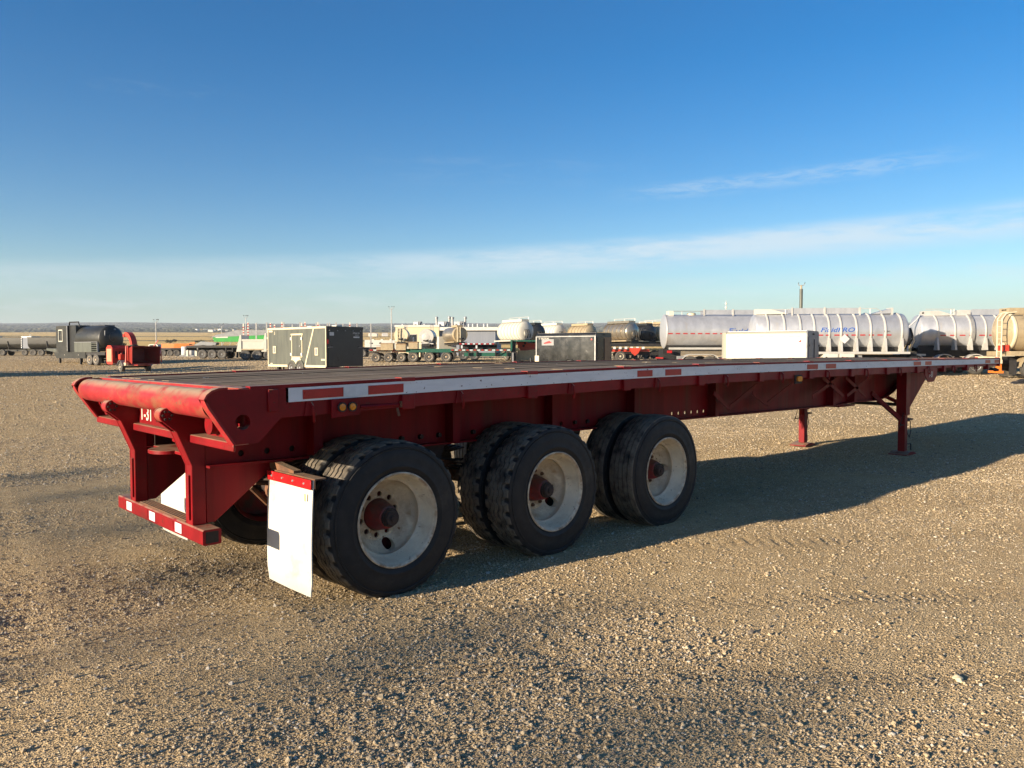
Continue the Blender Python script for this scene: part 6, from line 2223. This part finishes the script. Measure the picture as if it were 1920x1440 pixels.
woods()
fb_ = ((386, 1500, 22, 6, 'bw'), (392, 1520, 12, 5, 'lgrey'), (397, 1450, 26, 7, 'bw'), (404, 1500, 14, 6, 'bldg'), (414, 1600, 20, 7, 'bw'), (371, 1600, 14, 5, 'lgrey'), (426, 1550, 12, 5, 'bw'), (439, 1600, 10, 5, 'bldg'),
       (700, 1300, 26, 6, 'bw'), (722, 1350, 18, 6, 'lgrey'), (955, 900, 22, 6, 'bw'), (1065, 1000, 18, 6, 'lgrey'), (1100, 900, 14, 5, 'bw'), (1140, 1000, 16, 6, 'bldg'), (1228, 900, 10, 5, 'bw'))
LB = ['long low white shed in the far town below the ridge', 'small pale grey shed in the far town', 'biggest white shed in the far town', 'tan shed at the right of the white far sheds',
      'white shed under the small light mast', 'pale grey shed at the left end of the far town', 'small white shed right of the small light mast', 'small tan shed left of the log stakes',
      'white shed far off above the camper', 'pale shed far off left of the cream building', 'low white shed behind the white ribbed tank', 'pale shed on the skyline above the black cargo trailer',
      'white shed on the skyline right of the domed tanks', 'tan shed on the skyline left of the steel tank', 'white shed on the skyline at the silver tanker']
for (u, d, w, h, m), lb in zip(fb_, LB):
    o = empty('far_shed')
    tag(o, lb, 'shed', 'far sheds')
    d *= 1.5 if u < 500 else 1.0; w *= .55; h *= .6
    MB().box(-w / 2, w / 2, -5, 5, -1, h).build('wall', M[m], o)
    MB().prism([(-w / 2 - .4, h), (w / 2 + .4, h), (w / 2 - 1, h + 1.6), (-w / 2 + 1, h + 1.6)], -5.5, 5.5).build('roof', M['lgrey'], o)
    put(o, u, d, random.uniform(-15, 15))
# elevated tank stand on the skyline and white rail along the yard edge
o = empty('lookout_platform')
tag(o, 'flat grey canopy on thin legs on the skyline above the steel tank', 'canopy')
MB().box(-3.2, 3.2, -2, 2, 4.2, 4.5).build('roof', M['grey'], o)
for x in (-2.6, -.9, .9, 2.6):
    MB().box(x - .12, x + .12, -.12, .12, 0, 4.2).build('leg', M['galv'], o)
put(o, 1193, 300, 0, (0, 0), 1.6 + (660.5 - 605) / FOC * 300 - 4.5 - at(1193, 300).z)

# ------------------------------------------------------------------ small things on the gravel
def stone(label, u, v, r, seed):
    d = FW + RT * ((u - 960) / FOC) - UP * ((v - 720) / FOC)
    t = -CAM[2] / d[2]
    p = CAM + t * d
    rr = np.random.default_rng(seed)
    bm = bmesh.new(); bmesh.ops.create_icosphere(bm, subdivisions=3, radius=1)
    for q in bm.verts:
        n = q.co.copy()
        f = 1 + .22 * math.sin(n.x * 3 + seed) * math.cos(n.y * 2.5 + seed) + .12 * math.sin(n.z * 5 + n.x * 4)
        q.co = Vector((n.x * 1.25, n.y * .85, n.z * .6)) * f * r
    me = bpy.data.meshes.new('stone'); bm.to_mesh(me); bm.free()
    me.polygons.foreach_set('use_smooth', [True] * len(me.polygons))
    me.materials.append(M['bldg'])
    o = link('stone', me)
    o.location = (p[0], p[1], float(zground(p[0], p[1])) + r * .3); o.rotation_euler = (0, 0, seed)
    tag(o, label, 'stone', 'larger stones')


stone('pale flat stone lying alone at the lower right of the gravel', 1797, 1265, .026, 1)
o = empty('rubber_scrap')
tag(o, 'dark scrap of tyre rubber on the gravel at the right edge', 'scrap')
MB().prism([(-.5, 0), (-.3, .10), (.1, .13), (.4, .06), (.9, .08), (1.0, 0)], -.2, .2).build('strip', M['black'], o)
MB().prism([(-.1, .13), (.2, .22), (.7, .16), (.6, .10), (.1, .12)], -.1, .25).build('flap', M['black'], o)
put(o, 1916, 36, 10)

# ------------------------------------------------------------------ air
hz = MB().box(-7900, 7900, -7900, 7900, -30, 250)
hm = bpy.data.materials.new('haze_air'); hm.use_nodes = True
hm.node_tree.nodes.clear()
_o = hm.node_tree.nodes.new('ShaderNodeOutputMaterial'); _v = hm.node_tree.nodes.new('ShaderNodeVolumePrincipled')
_v.inputs['Color'].default_value = (.80, .88, 1.0, 1); _v.inputs['Density'].default_value = 0.00011
_v.inputs['Anisotropy'].default_value = 0.0
hm.node_tree.links.new(_v.outputs[0], _o.inputs['Volume'])
tag(hz.build('haze', hm), kind='stuff')
